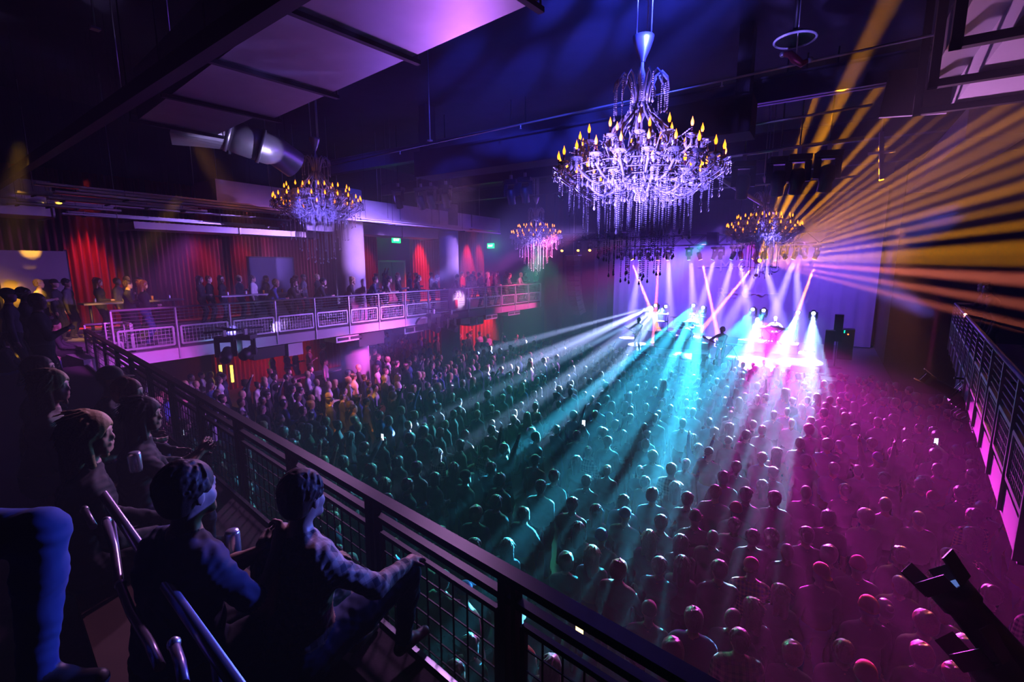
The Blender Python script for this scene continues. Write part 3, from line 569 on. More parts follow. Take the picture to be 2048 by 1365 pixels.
q1=at(868,655,x=-13.4)+Vector((0,0,.735)); q2=at(903,655,x=-13.4)+Vector((0,0,.735)); solo('lamp_bar',MB().cyl(q1,q2,.025).cyl(q1+Vector((-.65,0,0)),q1,.02).cyl(q2+Vector((-.65,0,0)),q2,.02),black,'black bar under the banner with two dark lamps','bar')
solo('lamp_bar',MB().cyl(VP1+Vector((0,-.5,.575)),VP2+Vector((0,.5,.575)),.025).cyl(VP1+Vector((-.85,.2,.575)),VP1+Vector((0,.2,.575)),.025).cyl(VP2+Vector((-.85,-.2,.575)),VP2+Vector((0,-.2,.575)),.025),black,'black bar carrying the two violet lamps off the side balcony','bar')
spot('violet_beam',VP1,at(500,565,x=-17),(.16,.12,1),26000,13,.3,.08); spot('violet_beam',VP2,at(645,600,x=-15.5),(.45,.3,1),22000,12,.3,.08)
# ---------------- chandeliers ----------------
crys=mat('cut_glass',(.92,.92,.98),.18,.1,spec=1); glassy=mat('glass_arms',(.7,.7,.86),.15,.1,spec=1); flame=mat('flame_bulb',(1,.6,.2),.2,emit=(1,.22,.01),es=3.4); candle=mat('candle_tube',(.12,.03,.06),.5)
def strand(L,b=None,x=0,y=0,z=0,r=.0145):
    b=b or MB(); n=int(L/.028)
    for i in range(n):
        zz=z-.014-.028*i; k=len(b.v); b.v+=[(x,y,zz+.012),(x,y,zz-.012)]+[(x+r*math.cos(a),y+r*math.sin(a),zz) for a in (0,PI/2,PI,3*PI/2)]
        for j in range(4): b.f+=[(k,k+2+j,k+2+(j+1)%4),(k+1,k+2+(j+1)%4,k+2+j)]; b.sm+=[False,False]
    zz=z-L-.0; k=len(b.v); b.v+=[(x,y,zz+.01),(x,y,zz-.075)]+[(x+.02*math.cos(a),y+.02*math.sin(a),zz-.05) for a in [PI/3*j for j in range(6)]]
    for j in range(6): b.f+=[(k,k+2+j,k+2+(j+1)%6),(k+1,k+2+(j+1)%6,k+2+j)]; b.sm+=[False,False]
    return b
def chandelier(label,loc,rise):
    t=thing('crystal_chandelier',label,'chandelier',loc,group='crystal chandeliers over the crowd')
    st=MB(); st.lathe([(.0,-.42),(.05,-.4),(.03,-.3),(.12,-.2),(.2,-.12),(.22,-.06),(.08,0),(.04,.1),(.09,.25),(.04,.4),(.03,.7),(.1,.86),(.13,.92),(.05,.97),(.03,1.1),(.06,1.3),(.025,1.42),(.02,1.55)],16)
    st.build('stem',glassy,t)
    MB().lathe([(.035,1.5),(.05,1.55),(.1,1.66),(.14,1.78),(.15,1.84),(.12,1.85),(.1,1.8)],18).build('canopy_cup',steel,t)
    for (x,y) in ((-.1,0),(.1,.03),(.02,.1)): MB().cyl((x,y,1.8),(x,y,rise),.012,n=6).build('suspension_rod',steel,t)
    # tiers: ring height, radius, number of arms, start height
    def arm(R,z,z0,n):
        pts=[]; 
        for i in range(9):
            f=i/8; r=.1+(R-.1)*f; zz=z0+(z-.12-z0)*f-.16*math.sin(f*PI)*(1 if z<.3 else .8)+.05*math.sin(f*2*PI); pts.append((r,0,zz))
        pts.append((R,0,z-.03))
        b=MB().tube(pts,[.022]*4+[.018]*6,6); b.lathe([(.0,z-.05),(.035,z-.045),(.085,z-.015),(.09,z),(.03,z-.01)],10,(R,0,0)); 
        for q_ in (.35,.5,.65,.8): strand(.07,b,.1+(R-.1)*q_,0,z0+(z-.12-z0)*q_-.15*math.sin(q_*PI)-.02,.014)
        b.tube([(R*.6,0,z0-.12),(R*.7,0,z-.02),(R*.8,0,z+.02),(R*.86,0,z-.05)],.009,5)
        m=b.mesh('chandelier_arm',glassy)
        cm=MB().cyl((R,0,z),(R,0,z+.1),.012,n=8).mesh('candle',candle)
        bm_=MB().lathe([(.0,z+.1),(.014,z+.105),(.022,z+.135),(.02,z+.16),(.008,z+.195),(0,z+.225)],8,(R,0,0)).mesh('flame_bulb',flame)
        dm=MB()
        for j in range(6): a=2*PI*j/6; strand(.085,dm,R+.08*math.cos(a),.08*math.sin(a),z-.01,.013)
        dm=dm.mesh('drops',crys)
        for k in range(n):
            a=2*PI*k/n+(.1 if z>.2 else 0)
            A_=bpy.data.objects.new('glass_arm',m); col.objects.link(A_); A_.parent=t; A_.rotation_euler.z=a
            for nm,me in (('candle',cm),('flame_bulb',bm_),('crystal_drops',dm)):
                o=bpy.data.objects.new(nm,me); col.objects.link(o); o.parent=A_
    arm(1.17,.08,-.02,22); arm(.86,.36,.30,14); arm(.9,-.1,-.12,12); arm(.45,.42,.36,6)
    for (R,z,n,L) in ((1.15,-.02,26,.26),(1.0,-.1,20,.42),(.78,-.15,16,.74),(.56,-.2,14,1.0),(.38,-.22,10,1.22),(.2,-.25,6,1.3),(.37,1.2,16,.34)):
        me=strand(L).mesh('crystal_strand',crys)
        for k in range(n):
            a=2*PI*k/n+R; o=bpy.data.objects.new('crystal_strand',me); col.objects.link(o); o.parent=t; o.location=(R*math.cos(a),R*math.sin(a),z+(.05 if z<0 else .12)*math.sin(k*2.1)*.6)
    rg=MB()
    for (R,z) in ((1.15,-.02),(1.0,-.1),(.78,-.15),(.56,-.2),(.38,-.22),(.2,-.25)): rg.tube([(R*math.cos(2*PI*j/32),R*math.sin(2*PI*j/32),z+.01) for j in range(33)],.007,4,False)
    rg.build('strand_ring',glassy,t)
    for k in range(14):   # crown of drooping plumes and the bell of curved ribs under it
        a=2*PI*k/14; c,s_=math.cos(a),math.sin(a)
        MB().tube([(c*r,s_*r,z) for r,z in ((.1,.95),(.13,1.12),(.2,1.28),(.29,1.33),(.37,1.24),(.39,1.12))],[.02,.02,.018,.016,.013,.008],6).build('crown_plume',glassy,t)
        MB().tube([(c*r,s_*r,z) for r,z in ((.12,.93),(.17,.8),(.3,.68),(.42,.58),(.46,.48),(.38,.40),(.3,.42))],[.018]*5+[.014,.01],6).build('bell_rib',glassy,t)
    for k in range(8):
        a=2*PI*k/8+.2; b=MB(); c,s_=math.cos(a),math.sin(a)
        for i in range(26):
            f=i/25; r=.14+.9*f; z=.92-.55*f-.28*math.sin(f*PI); b.ball((c*r,s_*r,z),.013,4,3)
        b.tube([(c*(.14+.9*f),s_*(.14+.9*f),.92-.55*f-.28*math.sin(f*PI)) for f in [i/12 for i in range(13)]],.005,4); b.build('crystal_swag',crys,t)
    return t
def chand_copy(src,loc,label,rise):
    return dup(src,loc,.3,label)
CH=[(at(1276,345,D=7.0),'largest and nearest crystal chandelier, hanging before the stage',1),(at(637,412,D=13.6),'crystal chandelier at the left in front of the side balcony',2),(at(1072,474,D=22.6),'smallest farthest crystal chandelier near the end of the side balcony',3),(at(1526,463,D=16.6),'crystal chandelier at the right with amber beams crossing it',4)]
big=chandelier(CH[0][1],CH[0][0],10.98-CH[0][0].z)
for p,lab,_ in CH[1:]:
    c=dup(big,p,.4,lab)
    for ch in [o for o in bpy.data.objects if o.parent is c and o.name.startswith('suspension_rod')]:
        ch.scale.z=(10.98-p.z-1.8)/(10.98-CH[0][0].z-1.8); ch.location.z=1.8*(1-ch.scale.z)
# ---------------- people: one continuous skin grown from a blended distance field ----------------
SKIN,TOP,PANT,SHOE=0,1,2,3
def V3(*a): return np.array(a,float)
def rot(ax,a):
    return np.array(Matrix.Rotation(a,3,ax))
class Body:
    def __init__(s): s.p=[]
    def cap(s,a,b,ra,rb,tag,k=.03,sub=False): s.p.append(('c',np.array(a,float),np.array(b,float),ra,rb,tag,k,sub)); return s
    def ell(s,c,r,tag,k=.03,Rm=None,sub=False): s.p.append(('e',np.array(c,float),np.array(r,float),Rm,None,tag,k,sub)); return s
def prim_d(p,X):
    if p[0]=='c':
        a,b,ra,rb=p[1:5]; ba=b-a; L=max(1e-9,ba@ba); t=np.clip(((X-a)@ba)/L,0,1)
        return np.linalg.norm(X-a-t[...,None]*ba,axis=-1)-(ra+(rb-ra)*t)
    c,r,Rm=p[1:4]; Y=X-c
    if Rm is not None: Y=Y@Rm
    k0=np.linalg.norm(Y/r,axis=-1); k1=np.linalg.norm(Y/(r*r),axis=-1)+1e-9
    return k0*(k0-1)/k1
def prim_box(p):
    if p[0]=='c': m=max(p[3],p[4]); return np.minimum(p[1],p[2])-m, np.maximum(p[1],p[2])+m
    m=p[2].max(); return p[1]-m,p[1]+m
def field_mesh(prims,h,fold=None,warp=None):
    lo=np.min([prim_box(p)[0] for p in prims if not p[7]],0)-3*h; hi=np.max([prim_box(p)[1] for p in prims if not p[7]],0)+3*h
    n=np.ceil((hi-lo)/h).astype(int)+1
    ax=[lo[i]+h*np.arange(n[i]) for i in range(3)]
    D=np.full(n,.5,np.float32)
    for p in prims:
        a,b=prim_box(p); mg=p[6]+2.5*h+.02
        i0=np.maximum(0,((a-mg-lo)/h).astype(int)); i1=np.minimum(n,((b+mg-lo)/h).astype(int)+2)
        if (i1<=i0).any(): continue
        X=np.stack(np.meshgrid(ax[0][i0[0]:i1[0]],ax[1][i0[1]:i1[1]],ax[2][i0[2]:i1[2]],indexing='ij'),-1)
        if warp is not None: d=prim_d(p,warp(X))
        else: d=prim_d(p,X)
        if fold and p[5] in fold and p[0]=='c': d=d+fold[p[5]]*(np.sin(X[...,0]*46+7*np.sin(X[...,2]*17))*np.sin(X[...,2]*63+5*np.sin(X[...,1]*23+X[...,0]*9)))
        S=D[i0[0]:i1[0],i0[1]:i1[1],i0[2]:i1[2]]; k=p[6]
        if p[7]: hh=np.clip(.5-.5*(S+d)/k,0,1); S[...]=S*(1-hh)+(-d)*hh+k*hh*(1-hh)
        else: hh=np.clip(.5+.5*(d-S)/k,0,1); S[...]=d*(1-hh)+S*hh-k*hh*(1-hh)
    # surface nets
    ins=D<0
    c=np.zeros(np.array(n)-1,int)
    for dx in (0,1):
        for dy in (0,1):
            for dz in (0,1): c+=ins[dx:n[0]-1+dx,dy:n[1]-1+dy,dz:n[2]-1+dz]
    act=(c>0)&(c<8); idx=np.full(act.shape,-1,int); I=np.argwhere(act); idx[act]=np.arange(len(I))
    acc=np.zeros((len(I),3)); cnt=np.zeros(len(I))
    for ea in range(3):
        o1=[0,0,0]; o1[ea]=1
        oth=[i for i in range(3) if i!=ea]
        for u in (0,1):
            for v in (0,1):
                b=np.array([0,0,0]); b[oth[0]]=u; b[oth[1]]=v
                A=D[tuple((I+b).T)]; B=D[tuple((I+b+o1).T)]
                m=(A<0)!=(B<0); t=np.where(m,A/(A-B+1e-12),0)
                P=b+np.outer(t,o1); acc[m]+=P[m]; cnt[m]+=1
    V=lo+h*(I+acc/cnt[:,None])
    Fs=[]
    for ea in range(3):
        o1=[0,0,0]; o1[ea]=1; sl0=[slice(0,n[i]-1) for i in range(3)]; 
        u,v=[(1,2),(2,0),(0,1)][ea]
        s0=[slice(0,n[i]) for i in range(3)]; s1=[slice(0,n[i]) for i in range(3)]; s0[ea]=slice(0,n[ea]-1); s1[ea]=slice(1,n[ea])
        ch=ins[tuple(s0)]!=ins[tuple(s1)]; E=np.argwhere(ch)
        E=E[(E[:,u]>0)&(E[:,v]>0)&(E[:,u]<n[u]-1)&(E[:,v]<n[v]-1)&(E[:,ea]<n[ea]-1)]
        if not len(E): continue
        eu=np.zeros(3,int); eu[u]=1; ev=np.zeros(3,int); ev[v]=1
        q=np.stack([idx[tuple((E-eu-ev).T)],idx[tuple((E-ev).T)],idx[tuple(E.T)],idx[tuple((E-eu).T)]],1)
        fl=~ins[tuple(E.T)]; q[fl]=q[fl][:,::-1]; Fs.append(q)
    Fq=np.concatenate(Fs); Fq=Fq[(Fq>=0).all(1)]
    # one relaxation pass
    for _ in range(2):
        ac=np.zeros_like(V); ct=np.zeros(len(V))
        for i in range(4):
            np.add.at(ac,Fq[:,i],V[Fq[:,(i+1)%4]]); np.add.at(ct,Fq[:,i],1); np.add.at(ac,Fq[:,i],V[Fq[:,(i+3)%4]]); np.add.at(ct,Fq[:,i],1)
        V=V*.6+.4*ac/np.maximum(ct,1)[:,None]
    C=V[Fq].mean(1); best=np.full(len(C),9.); mi=np.zeros(len(C),int)
    for p in prims:
        if p[7]: continue
        d=prim_d(p,warp(C) if warp is not None else C); m=d<best; best[m]=d[m]; mi[m]=p[5]
    return V,Fq,mi
def np_mesh(name,V,Fq,mi=None,mats=()):
    me=bpy.data.meshes.new(name); me.vertices.add(len(V)); me.vertices.foreach_set('co',V.astype(np.float32).ravel())
    me.loops.add(len(Fq)*4); me.loops.foreach_set('vertex_index',Fq.astype(np.int32).ravel()); me.polygons.add(len(Fq)); me.polygons.foreach_set('loop_start',np.arange(0,len(Fq)*4,4,dtype=np.int32))
    me.update(calc_edges=True); me.polygons.foreach_set('use_smooth',np.ones(len(Fq),bool))
    for m in mats: me.materials.append(m)
    if mi is not None: me.polygons.foreach_set('material_index',mi.astype(np.int32))
    me.validate(); me.update(); return me
def head_frame(hc,yaw=0,pitch=0,roll=0):
    return np.array((Matrix.Rotation(yaw,3,'Z')@Matrix.Rotation(pitch,3,'X')@Matrix.Rotation(roll,3,'Y')))
def add_head(B,hc,Rm,s=1.0,fine=False):
    """face looks along local +Y"""
    T=lambda *v: hc+Rm@(np.array(v)*s)
    B.ell(T(0,-.012,.03),V3(.076,.096,.093)*s,SKIN,.02,Rm)
    B.ell(T(0,.022,-.035),V3(.060,.070,.080)*s,SKIN,.025,Rm)
    B.cap(T(-.028,.062,-.088),T(.028,.062,-.088),.022*s,.022*s,SKIN,.025)          # chin
    B.cap(T(0,.080,.022),T(0,.096,-.020),.009*s,.014*s,SKIN,.014)                     # nose
    B.cap(T(-.035,.078,.033),T(.035,.078,.033),.012*s,.012*s,SKIN,.014)            # brow
    for k in (-1,1): B.ell(T(k*.077,-.01,-.005),V3(.010,.022,.034)*s,SKIN,.008,Rm)   # ears
    if fine:
        for k in (-1,1): B.ell(T(k*.032,.094,.012),V3(.015,.011,.009)*s,SKIN,.012,Rm,sub=True)
        for k in (-1,1): B.ell(T(k*.032,.077,.012),V3(.013,.013,.013)*s,SKIN,.003,Rm)
        B.cap(T(-.020,.088,-.050),T(.020,.088,-.050),.0075*s,.0075*s,SKIN,.006); B.cap(T(-.016,.086,-.062),T(.016,.086,-.062),.0085*s,.0085*s,SKIN,.006)
        for k in (-1,1): B.ell(T(k*.045,.055,-.03),V3(.02,.022,.026)*s,SKIN,.02,Rm)
    else:
        for k in (-1,1): B.ell(T(k*.032,.096,.010),V3(.016,.014,.010)*s,SKIN,.012,Rm,sub=True)
        B.cap(T(-.018,.088,-.055),T(.018,.088,-.055),.010*s,.010*s,SKIN,.008)
def add_hand(B,w_,d,palm,curl=.5,s=1.0,side=1,tagr=SKIN):
    """w_ wrist, d finger direction, palm normal; four unequal bent fingers and a thumb"""
    d=d/np.linalg.norm(d); n=palm-d*(palm@d); n/=np.linalg.norm(n); x=np.cross(d,n)*side
    B.cap(w_,w_+d*.05*s,.025*s,.03*s,tagr,.02)
    B.cap(w_+d*.05*s-x*.02*s,w_+d*.085*s-x*.024*s,.016*s,.014*s,tagr,.015); B.cap(w_+d*.05*s+x*.02*s,w_+d*.085*s+x*.022*s,.016*s,.014*s,tagr,.015)
    for i,(o,L) in enumerate(((-.033,.062),(-.011,.076),(.012,.072),(.033,.056))):
        a=w_+d*.085*s+x*o*s; c1=math.cos(curl),math.sin(curl); m=a+(d*c1[0]+n*c1[1])*L*.5*s; c2=math.cos(curl*2.1),math.sin(curl*2.1)
        e=m+(d*c2[0]+n*c2[1])*L*.5*s; B.cap(a,m,.0095*s,.0088*s,tagr,.004); B.cap(m,e,.0088*s,.0075*s,tagr,.003)
    a=w_+d*.03*s-x*.025*s; m=a+(d*.6-x*.7+n*.3)*.04*s; B.cap(a,m,.013*s,.0105*s,tagr,.008); B.cap(m,m+(d*.85-x*.1+n*.5)*.035*s,.0105*s,.0085*s,tagr,.004)
def arm(B,sh,el,wr,sleeve,curl,palm,side,s=1.0,hd=None,r=(.053,.042,.030)):
    st={'long':(TOP,TOP),'short':(TOP,SKIN)}[sleeve]; mid=sh+(el-sh)*.72
    if sleeve=='short': B.cap(sh,mid,r[0]*1.12,r[1]*1.28,TOP,.03); B.cap(mid,el,r[1],r[1]*.98,SKIN,.01); B.cap(el,el+(wr-el)*.35,r[1]*.98,r[1]*1.0,SKIN,.02); B.cap(el+(wr-el)*.35,wr,r[1]*1.0,r[2]*.85,SKIN,.02)
    else: B.cap(sh,el,r[0]*1.12,r[1]*1.22,TOP,.03); B.cap(el,el+(wr-el)*.9,r[1]*1.2,r[2]*1.2,TOP,.03)
    d=(wr-el)/np.linalg.norm(wr-el) if hd is None else hd
    B.cap(wr-d*.02,wr+d*.01,r[2]*.8,r[2]*.8,SKIN,.01)
    add_hand(B,wr+d*.0,d,palm,curl,s,side)
def solve(a,c,l1,l2,pole):
    """middle joint of a two-bone limb"""
    d=c-a; L=np.linalg.norm(d); L=min(L,(l1+l2)*.995); d=d/np.linalg.norm(d); c=a+d*L
    x=(l1*l1-l2*l2+L*L)/(2*L); h=math.sqrt(max(0,l1*l1-x*x)); p=pole-d*(pole@d); p/=np.linalg.norm(p)
    return a+d*x+p*h,c
def person(pose,sex='m',sleeve='long',hL=None,hR=None,yaw=0,pitch=0,lean=0,curl=(.5,.5),fine=False,build=1.0,headyaw=0,pL=None,pR=None,kn=None,ft=None,skirt=False,palmL=None,palmR=None):
    """returns prims, head centre, head frame. local: +Y is where the chest faces, z=0 the floor (or the seat's floor)"""
    B=Body(); fm=sex=='f'; sw=.185 if not fm else .16; hw=.095
    if pose=='stand': pz=.93; P0=V3(0,0,pz); up_=np.array((0,math.sin(lean),math.cos(lean)))
    else: pz=.52; P0=V3(0,0,pz); up_=np.array((0,math.sin(lean),math.cos(lean)))
    ch=P0+up_*.36; nk=P0+up_*.53; hd=nk+np.array((0,math.sin(lean*.6)*.12+.02,.16)); fwd=np.array((0,math.cos(lean),-math.sin(lean)))
    b=build
    B.cap(P0-V3(.055,0,0),P0+V3(.055,0,0),.115*b,.115*b,PANT,.05)
    B.cap(P0+up_*.08-V3(.03,0,0),P0+up_*.08+V3(.03,0,0),.118*b,.118*b,TOP,.05)
    wt=.10 if fm else .115
    B.cap(P0+up_*.18-V3(.045,0,0),P0+up_*.18+V3(.045,0,0),wt*b,wt*b,TOP,.06)
    B.cap(ch-V3(.07,0,0),ch+V3(.07,0,0),.118*b,.118*b,TOP,.06)
    B.cap(ch+up_*.08-V3(sw-.05,0,0),ch+up_*.08+V3(sw-.05,0,0),.072*b,.072*b,TOP,.06)
    B.cap(ch+up_*.10-V3(sw-.09,0,0)*1,nk-up_*.01,.05,.05,TOP,.05); B.cap(ch+up_*.10+V3(sw-.09,0,0),nk-up_*.01,.05,.05,TOP,.05)
    if fm:
        for k in (-1,1): B.ell(ch+fwd*.085+V3(k*.062,-.012,-.02),V3(.052,.042,.052),TOP,.05)
    B.cap(nk-up_*.03,hd-V3(0,.015,.05),.050 if not fm else .043,.048 if not fm else .041,SKIN,.02)
    Rm=head_frame(hd,headyaw,pitch); add_head(B,hd,Rm,1.0 if not fm else .95,fine)
    # legs
    for k,i in ((-1,0),(1,1)):
        hp=P0+V3(k*hw,0,-.02)
        if pose=='stand':
            f=np.array(ft[i],float) if ft else V3(k*.12,0.0,.085); knee,f=solve(hp,f,.43,.43,V3(0,1,0))
        else:
            f=np.array(ft[i],float) if ft else V3(k*.13,.42,.085); knee=np.array(kn[i],float) if kn else V3(k*.12,.43,.50)
        B.cap(hp,hp+(knee-hp)*.5,.088*b,.074*b,PANT,.05); B.cap(hp+(knee-hp)*.5,knee,.074*b,.058,PANT,.03)
        mid=knee+(f-knee)*.3; B.cap(knee,mid,.058,.058,PANT,.03); B.cap(mid,f,.058,.043,PANT,.03)
        fd=V3(.15*k,1,0)/1.01; B.cap(f+V3(0,-.035,-.045),f+fd*.15+V3(0,0,-.052),.036,.030,SHOE,.02); B.cap(f+V3(0,0,-.02),f+fd*.06+V3(0,0,-.035),.042,.036,SHOE,.02)
    # arms
    for k,i,hh in ((-1,0,hL),(1,1,hR)):
        sh=ch+up_*.075+V3(k*sw,0,0)
        if hh is None: wr=V3(k*(sw+.07),.06,sh[2]-.54)
        else: wr=np.array(hh,float)
        pole={None:V3(k*.5,-1,-.2)}.get(None); pp=(pL,pR)[i]
        if pp is not None: pole=np.array(pp,float)
        el,wr=solve(sh,wr,.285,.255,pole)
        pm=(palmL,palmR)[i]; pm=np.array(pm,float) if pm is not None else V3(-k,0.1,0)
        arm(B,sh,el,wr,sleeve,curl[i],pm,k,1.0 if not fm else .92)
    return B.p,hd,Rm
def hair_prims(style,hc,Rm,s=1.0,fine=False):
    T=lambda *v: hc+Rm@(np.array(v)*s); B=Body()
    big_=dict(short=0,buzz=-.006,long=.006,bun=.0,curly=.022,spiky=.012,bob=.008)[style]
    B.ell(T(0,-.016,.042),V3(.085+big_,.108+big_,.095+big_)*s,0,.02,Rm)
    B.ell(T(0,-.055,-.01),V3(.070+big_,.062+big_,.075)*s,0,.03,Rm)
    if style=='long':
        for (x,y,z,x2,y2,z2,r0,r1) in ((0,-.07,0,0,-.10,-.24,.07,.05),(-.055,-.045,0,-.085,-.06,-.22,.045,.03),(.055,-.045,0,.085,-.06,-.22,.045,.03),(-.072,.0,.01,-.085,.02,-.14,.024,.018),(.072,.0,.01,.085,.02,-.14,.024,.018)): B.cap(T(x,y,z),T(x2,y2,z2),r0*s,r1*s,0,.03)
    if style=='bob':
        for k in (-1,1): B.cap(T(k*.07,-.02,.0),T(k*.075,-.015,-.09),.032*s,.026*s,0,.03)
        B.cap(T(0,-.07,0),T(0,-.07,-.09),.06*s,.05*s,0,.03)
    if style=='bun': B.ell(T(0,-.11,.09),V3(.042,.042,.04)*s,0,.012,Rm)
    if style in('spiky','curly'):
        rr_=random.Random(4)
        for i in range(16 if style=='spiky' else 26):
            a=rr_.uniform(0,2*PI); e=rr_.uniform(.25,1.4); v=np.array((math.cos(a)*math.cos(e)*.085,math.sin(a)*math.cos(e)*.1-.02,math.sin(e)*.095+.04))
            if style=='spiky': B.cap(T(*(v*.9)),T(*(v*1.12+np.array((0,0,.02)))),.016*s,.006*s,0,.008)
            else: B.ell(T(*(v*1.05)),V3(.026,.026,.026)*s,0,.01)
    if fine:                       # separate locks lying along the skull
        rr_=random.Random(int(abs(hc[2])*1e4)+len(style))
        for i in range(55 if fine==2 else 150 if style!='long' else 110):
            a=rr_.uniform(-.2*PI,1.2*PI)+PI; e=rr_.uniform(-.35,1.5); u=np.array((math.cos(a)*math.cos(e),math.sin(a)*math.cos(e),math.sin(e)))
            c0=np.array((.086+big_,.107+big_,.096+big_))*u+np.array((0,-.016,.042)); tg=np.array((u[0]*.5+rr_.uniform(-.4,.4),-.6+rr_.uniform(-.3,.3),-1.0 if e<1 else -.1)); tg-=u*(tg@u); tg/=np.linalg.norm(tg)+1e-6
            L_=rr_.uniform(.025,.05) if style!='long' else rr_.uniform(.05,.12)
            if fine==2: B.cap(T(*c0),T(*(c0+tg*L_+u*.006)),.0125*s,.006*s,0,.006)
            else: B.cap(T(*c0),T(*(c0+tg*L_-u*.004)),.0075*s,.0035*s,0,.004)
            if style=='long' and i<34:
                q=-.95+1.9*i/33; x=.09*math.sin(q*PI/2)*1.0; y=-.02-.085*math.cos(q*PI/2)
                B.cap(T(x,y,-.02),T(x*1.08+rr_.uniform(-.01,.01),y-.012,-.24+rr_.uniform(-.03,.05)),.011*s,.005*s,0,.004)
    # keep the face free
    B.ell(T(0,.105,-.045),V3(.070,.062,.098)*s,0,.012,Rm,sub=True)
    if style in('short','buzz','spiky','bun','curly'):
        for k in (-1,1): B.ell(T(k*.085,.015,-.045),V3(.03,.045,.05)*s,0,.012,Rm,sub=True)
        B.ell(T(0,-.03,-.13),V3(.09,.12,.055)*s,0,.02,Rm,sub=True)
    return B.p
def hat_prims(style,hc,Rm,s=1.0,back=False):
    T=lambda *v: hc+Rm@(np.array(v)*s); B=Body()
    if style=='cap':
        B.ell(T(0,-.016,.052),V3(.089,.104,.092)*s,0,.01,Rm); B.ell(T(0,0,-.045),V3(.2,.2,.075)*s,0,.006,Rm,sub=True)
        f=-1 if back else 1
        B.ell(T(0,f*.125-.01,.034),V3(.062,.062,.010)*s,0,.012,Rm)
    elif style=='beanie':
        B.ell(T(0,-.02,.058),V3(.090,.106,.10)*s,0,.01,Rm); B.ell(T(0,0,-.06),V3(.2,.2,.085)*s,0,.006,Rm,sub=True)
        for i in range(14):
            a=2*PI*i/14; a2=2*PI*(i+1)/14; B.cap(T(.083*math.cos(a),.1*math.sin(a)-.02,.033),T(.083*math.cos(a2),.1*math.sin(a2)-.02,.033),.014*s,.014*s,0,.006)
    elif style=='brim':
        B.ell(T(0,-.016,.065),V3(.088,.10,.085)*s,0,.012,Rm); B.ell(T(0,-.01,.05),V3(.15,.165,.012)*s,0,.012,Rm)
        B.ell(T(0,0,-.055),V3(.07,.085,.09)*s,0,.006,Rm,sub=True)
    return B.p
skins=[mat('skin_light',(.62,.40,.31),.5),mat('skin_tan',(.42,.25,.17),.5),mat('skin_deep',(.16,.09,.06),.5)]
hairs={n:mat('hair_'+n,c,.36,spec=.7,noise=(90,.5),bump=.5) for n,c in dict(black=(.02,.017,.017),brown=(.07,.04,.025),blond=(.5,.36,.18),red=(.25,.07,.03),grey=(.35,.34,.34)).items()}
tops={n:mat('cloth_'+n.replace(' ','_'),c,.85,noise=(7,.2),bump=.15) for n,c in dict(black=(.018,.018,.022),navy=(.02,.03,.08),grey=(.16,.16,.18),charcoal=(.05,.05,.06),white=(.65,.65,.66),cream=(.55,.52,.45),red=(.35,.03,.03),blue=(.05,.12,.35),olive=(.08,.09,.04)).items()}
tops['plaid']=check_mat('cloth_plaid',(.03,.03,.05),(.65,.5,.4),5); tops['tartan']=check_mat('cloth_tartan',(.05,.03,.03),(.8,.6,.2),7,.4)
pants={n:mat('trousers_'+n,c,.9,bump=.15) for n,c in dict(black=(.02,.02,.024),denim=(.04,.07,.19),charcoal=(.05,.05,.055)).items()}
hats={n:mat('hat_'+n,c,.85,bump=.2) for n,c in dict(black=(.02,.02,.02),red=(.45,.02,.02),orange=(.75,.22,.02),white=(.7,.7,.7),brown=(.12,.06,.03),yellow=(.8,.55,.05),blue=(.05,.1,.4)).items()}
shoe=mat('shoe_leather',(.03,.028,.03),.5)
PROTO={}; HAIRP={}
def proto(key,h,**kw):
    if key not in PROTO:
        p,hc,Rm=person(**kw); V,Fq,mi=field_mesh(p,h,{TOP:.004,PANT:.004}); PROTO[key]=(np_mesh('person_'+key,V,Fq,mi,[skins[0],tops['black'],pants['black'],shoe]),hc,Rm)
    return PROTO[key]
def hairmesh(pk,style,h,hat=None):
    h=.0105
    k=(pk,style,hat)
    if k not in HAIRP:
        _,hc,Rm=PROTO[pk]; pr=hair_prims(style,hc,Rm,fine=2 if style in('short','long','bob') else False) if not hat else hat_prims(hat.split('-')[0],hc,Rm,back=hat.endswith('back'))
        V,Fq,mi=field_mesh(pr,h); HAIRP[k]=np_mesh('hair' if not hat else 'hat',V,Fq,None,[hairs['black']])
    return HAIRP[k]
def setmats(o,ms):
    for i,m in enumerate(ms): o.material_slots[i].link='OBJECT'; o.material_slots[i].material=m
def place_person(pk,loc,rz,label,group,skin=0,top='black',pant='black',hair=('short','black'),hat=None,h=.011,scale=1.0):
    me,hc,Rm=PROTO[pk]; o=bpy.data.objects.new('person',me); col.objects.link(o); o.location=loc; o.rotation_euler.z=rz; o.scale=(scale,)*3
    setmats(o,[skins[skin],tops[top],pants[pant],shoe]); tag(o,label,'person',group)
    if hair:
        q=bpy.data.objects.new('hair',hairmesh(pk,hair[0],h)); col.objects.link(q); q.parent=o; setmats(q,[hairs[hair[1]]])
    if hat:
        q=bpy.data.objects.new({'c':'cap','b':'beanie'}[hat[0][0]] if hat[0]!='brim' else 'brimmed_hat',hairmesh(pk,None,h,hat[0])); col.objects.link(q); q.parent=o; setmats(q,[hats[hat[1]]])
    return o
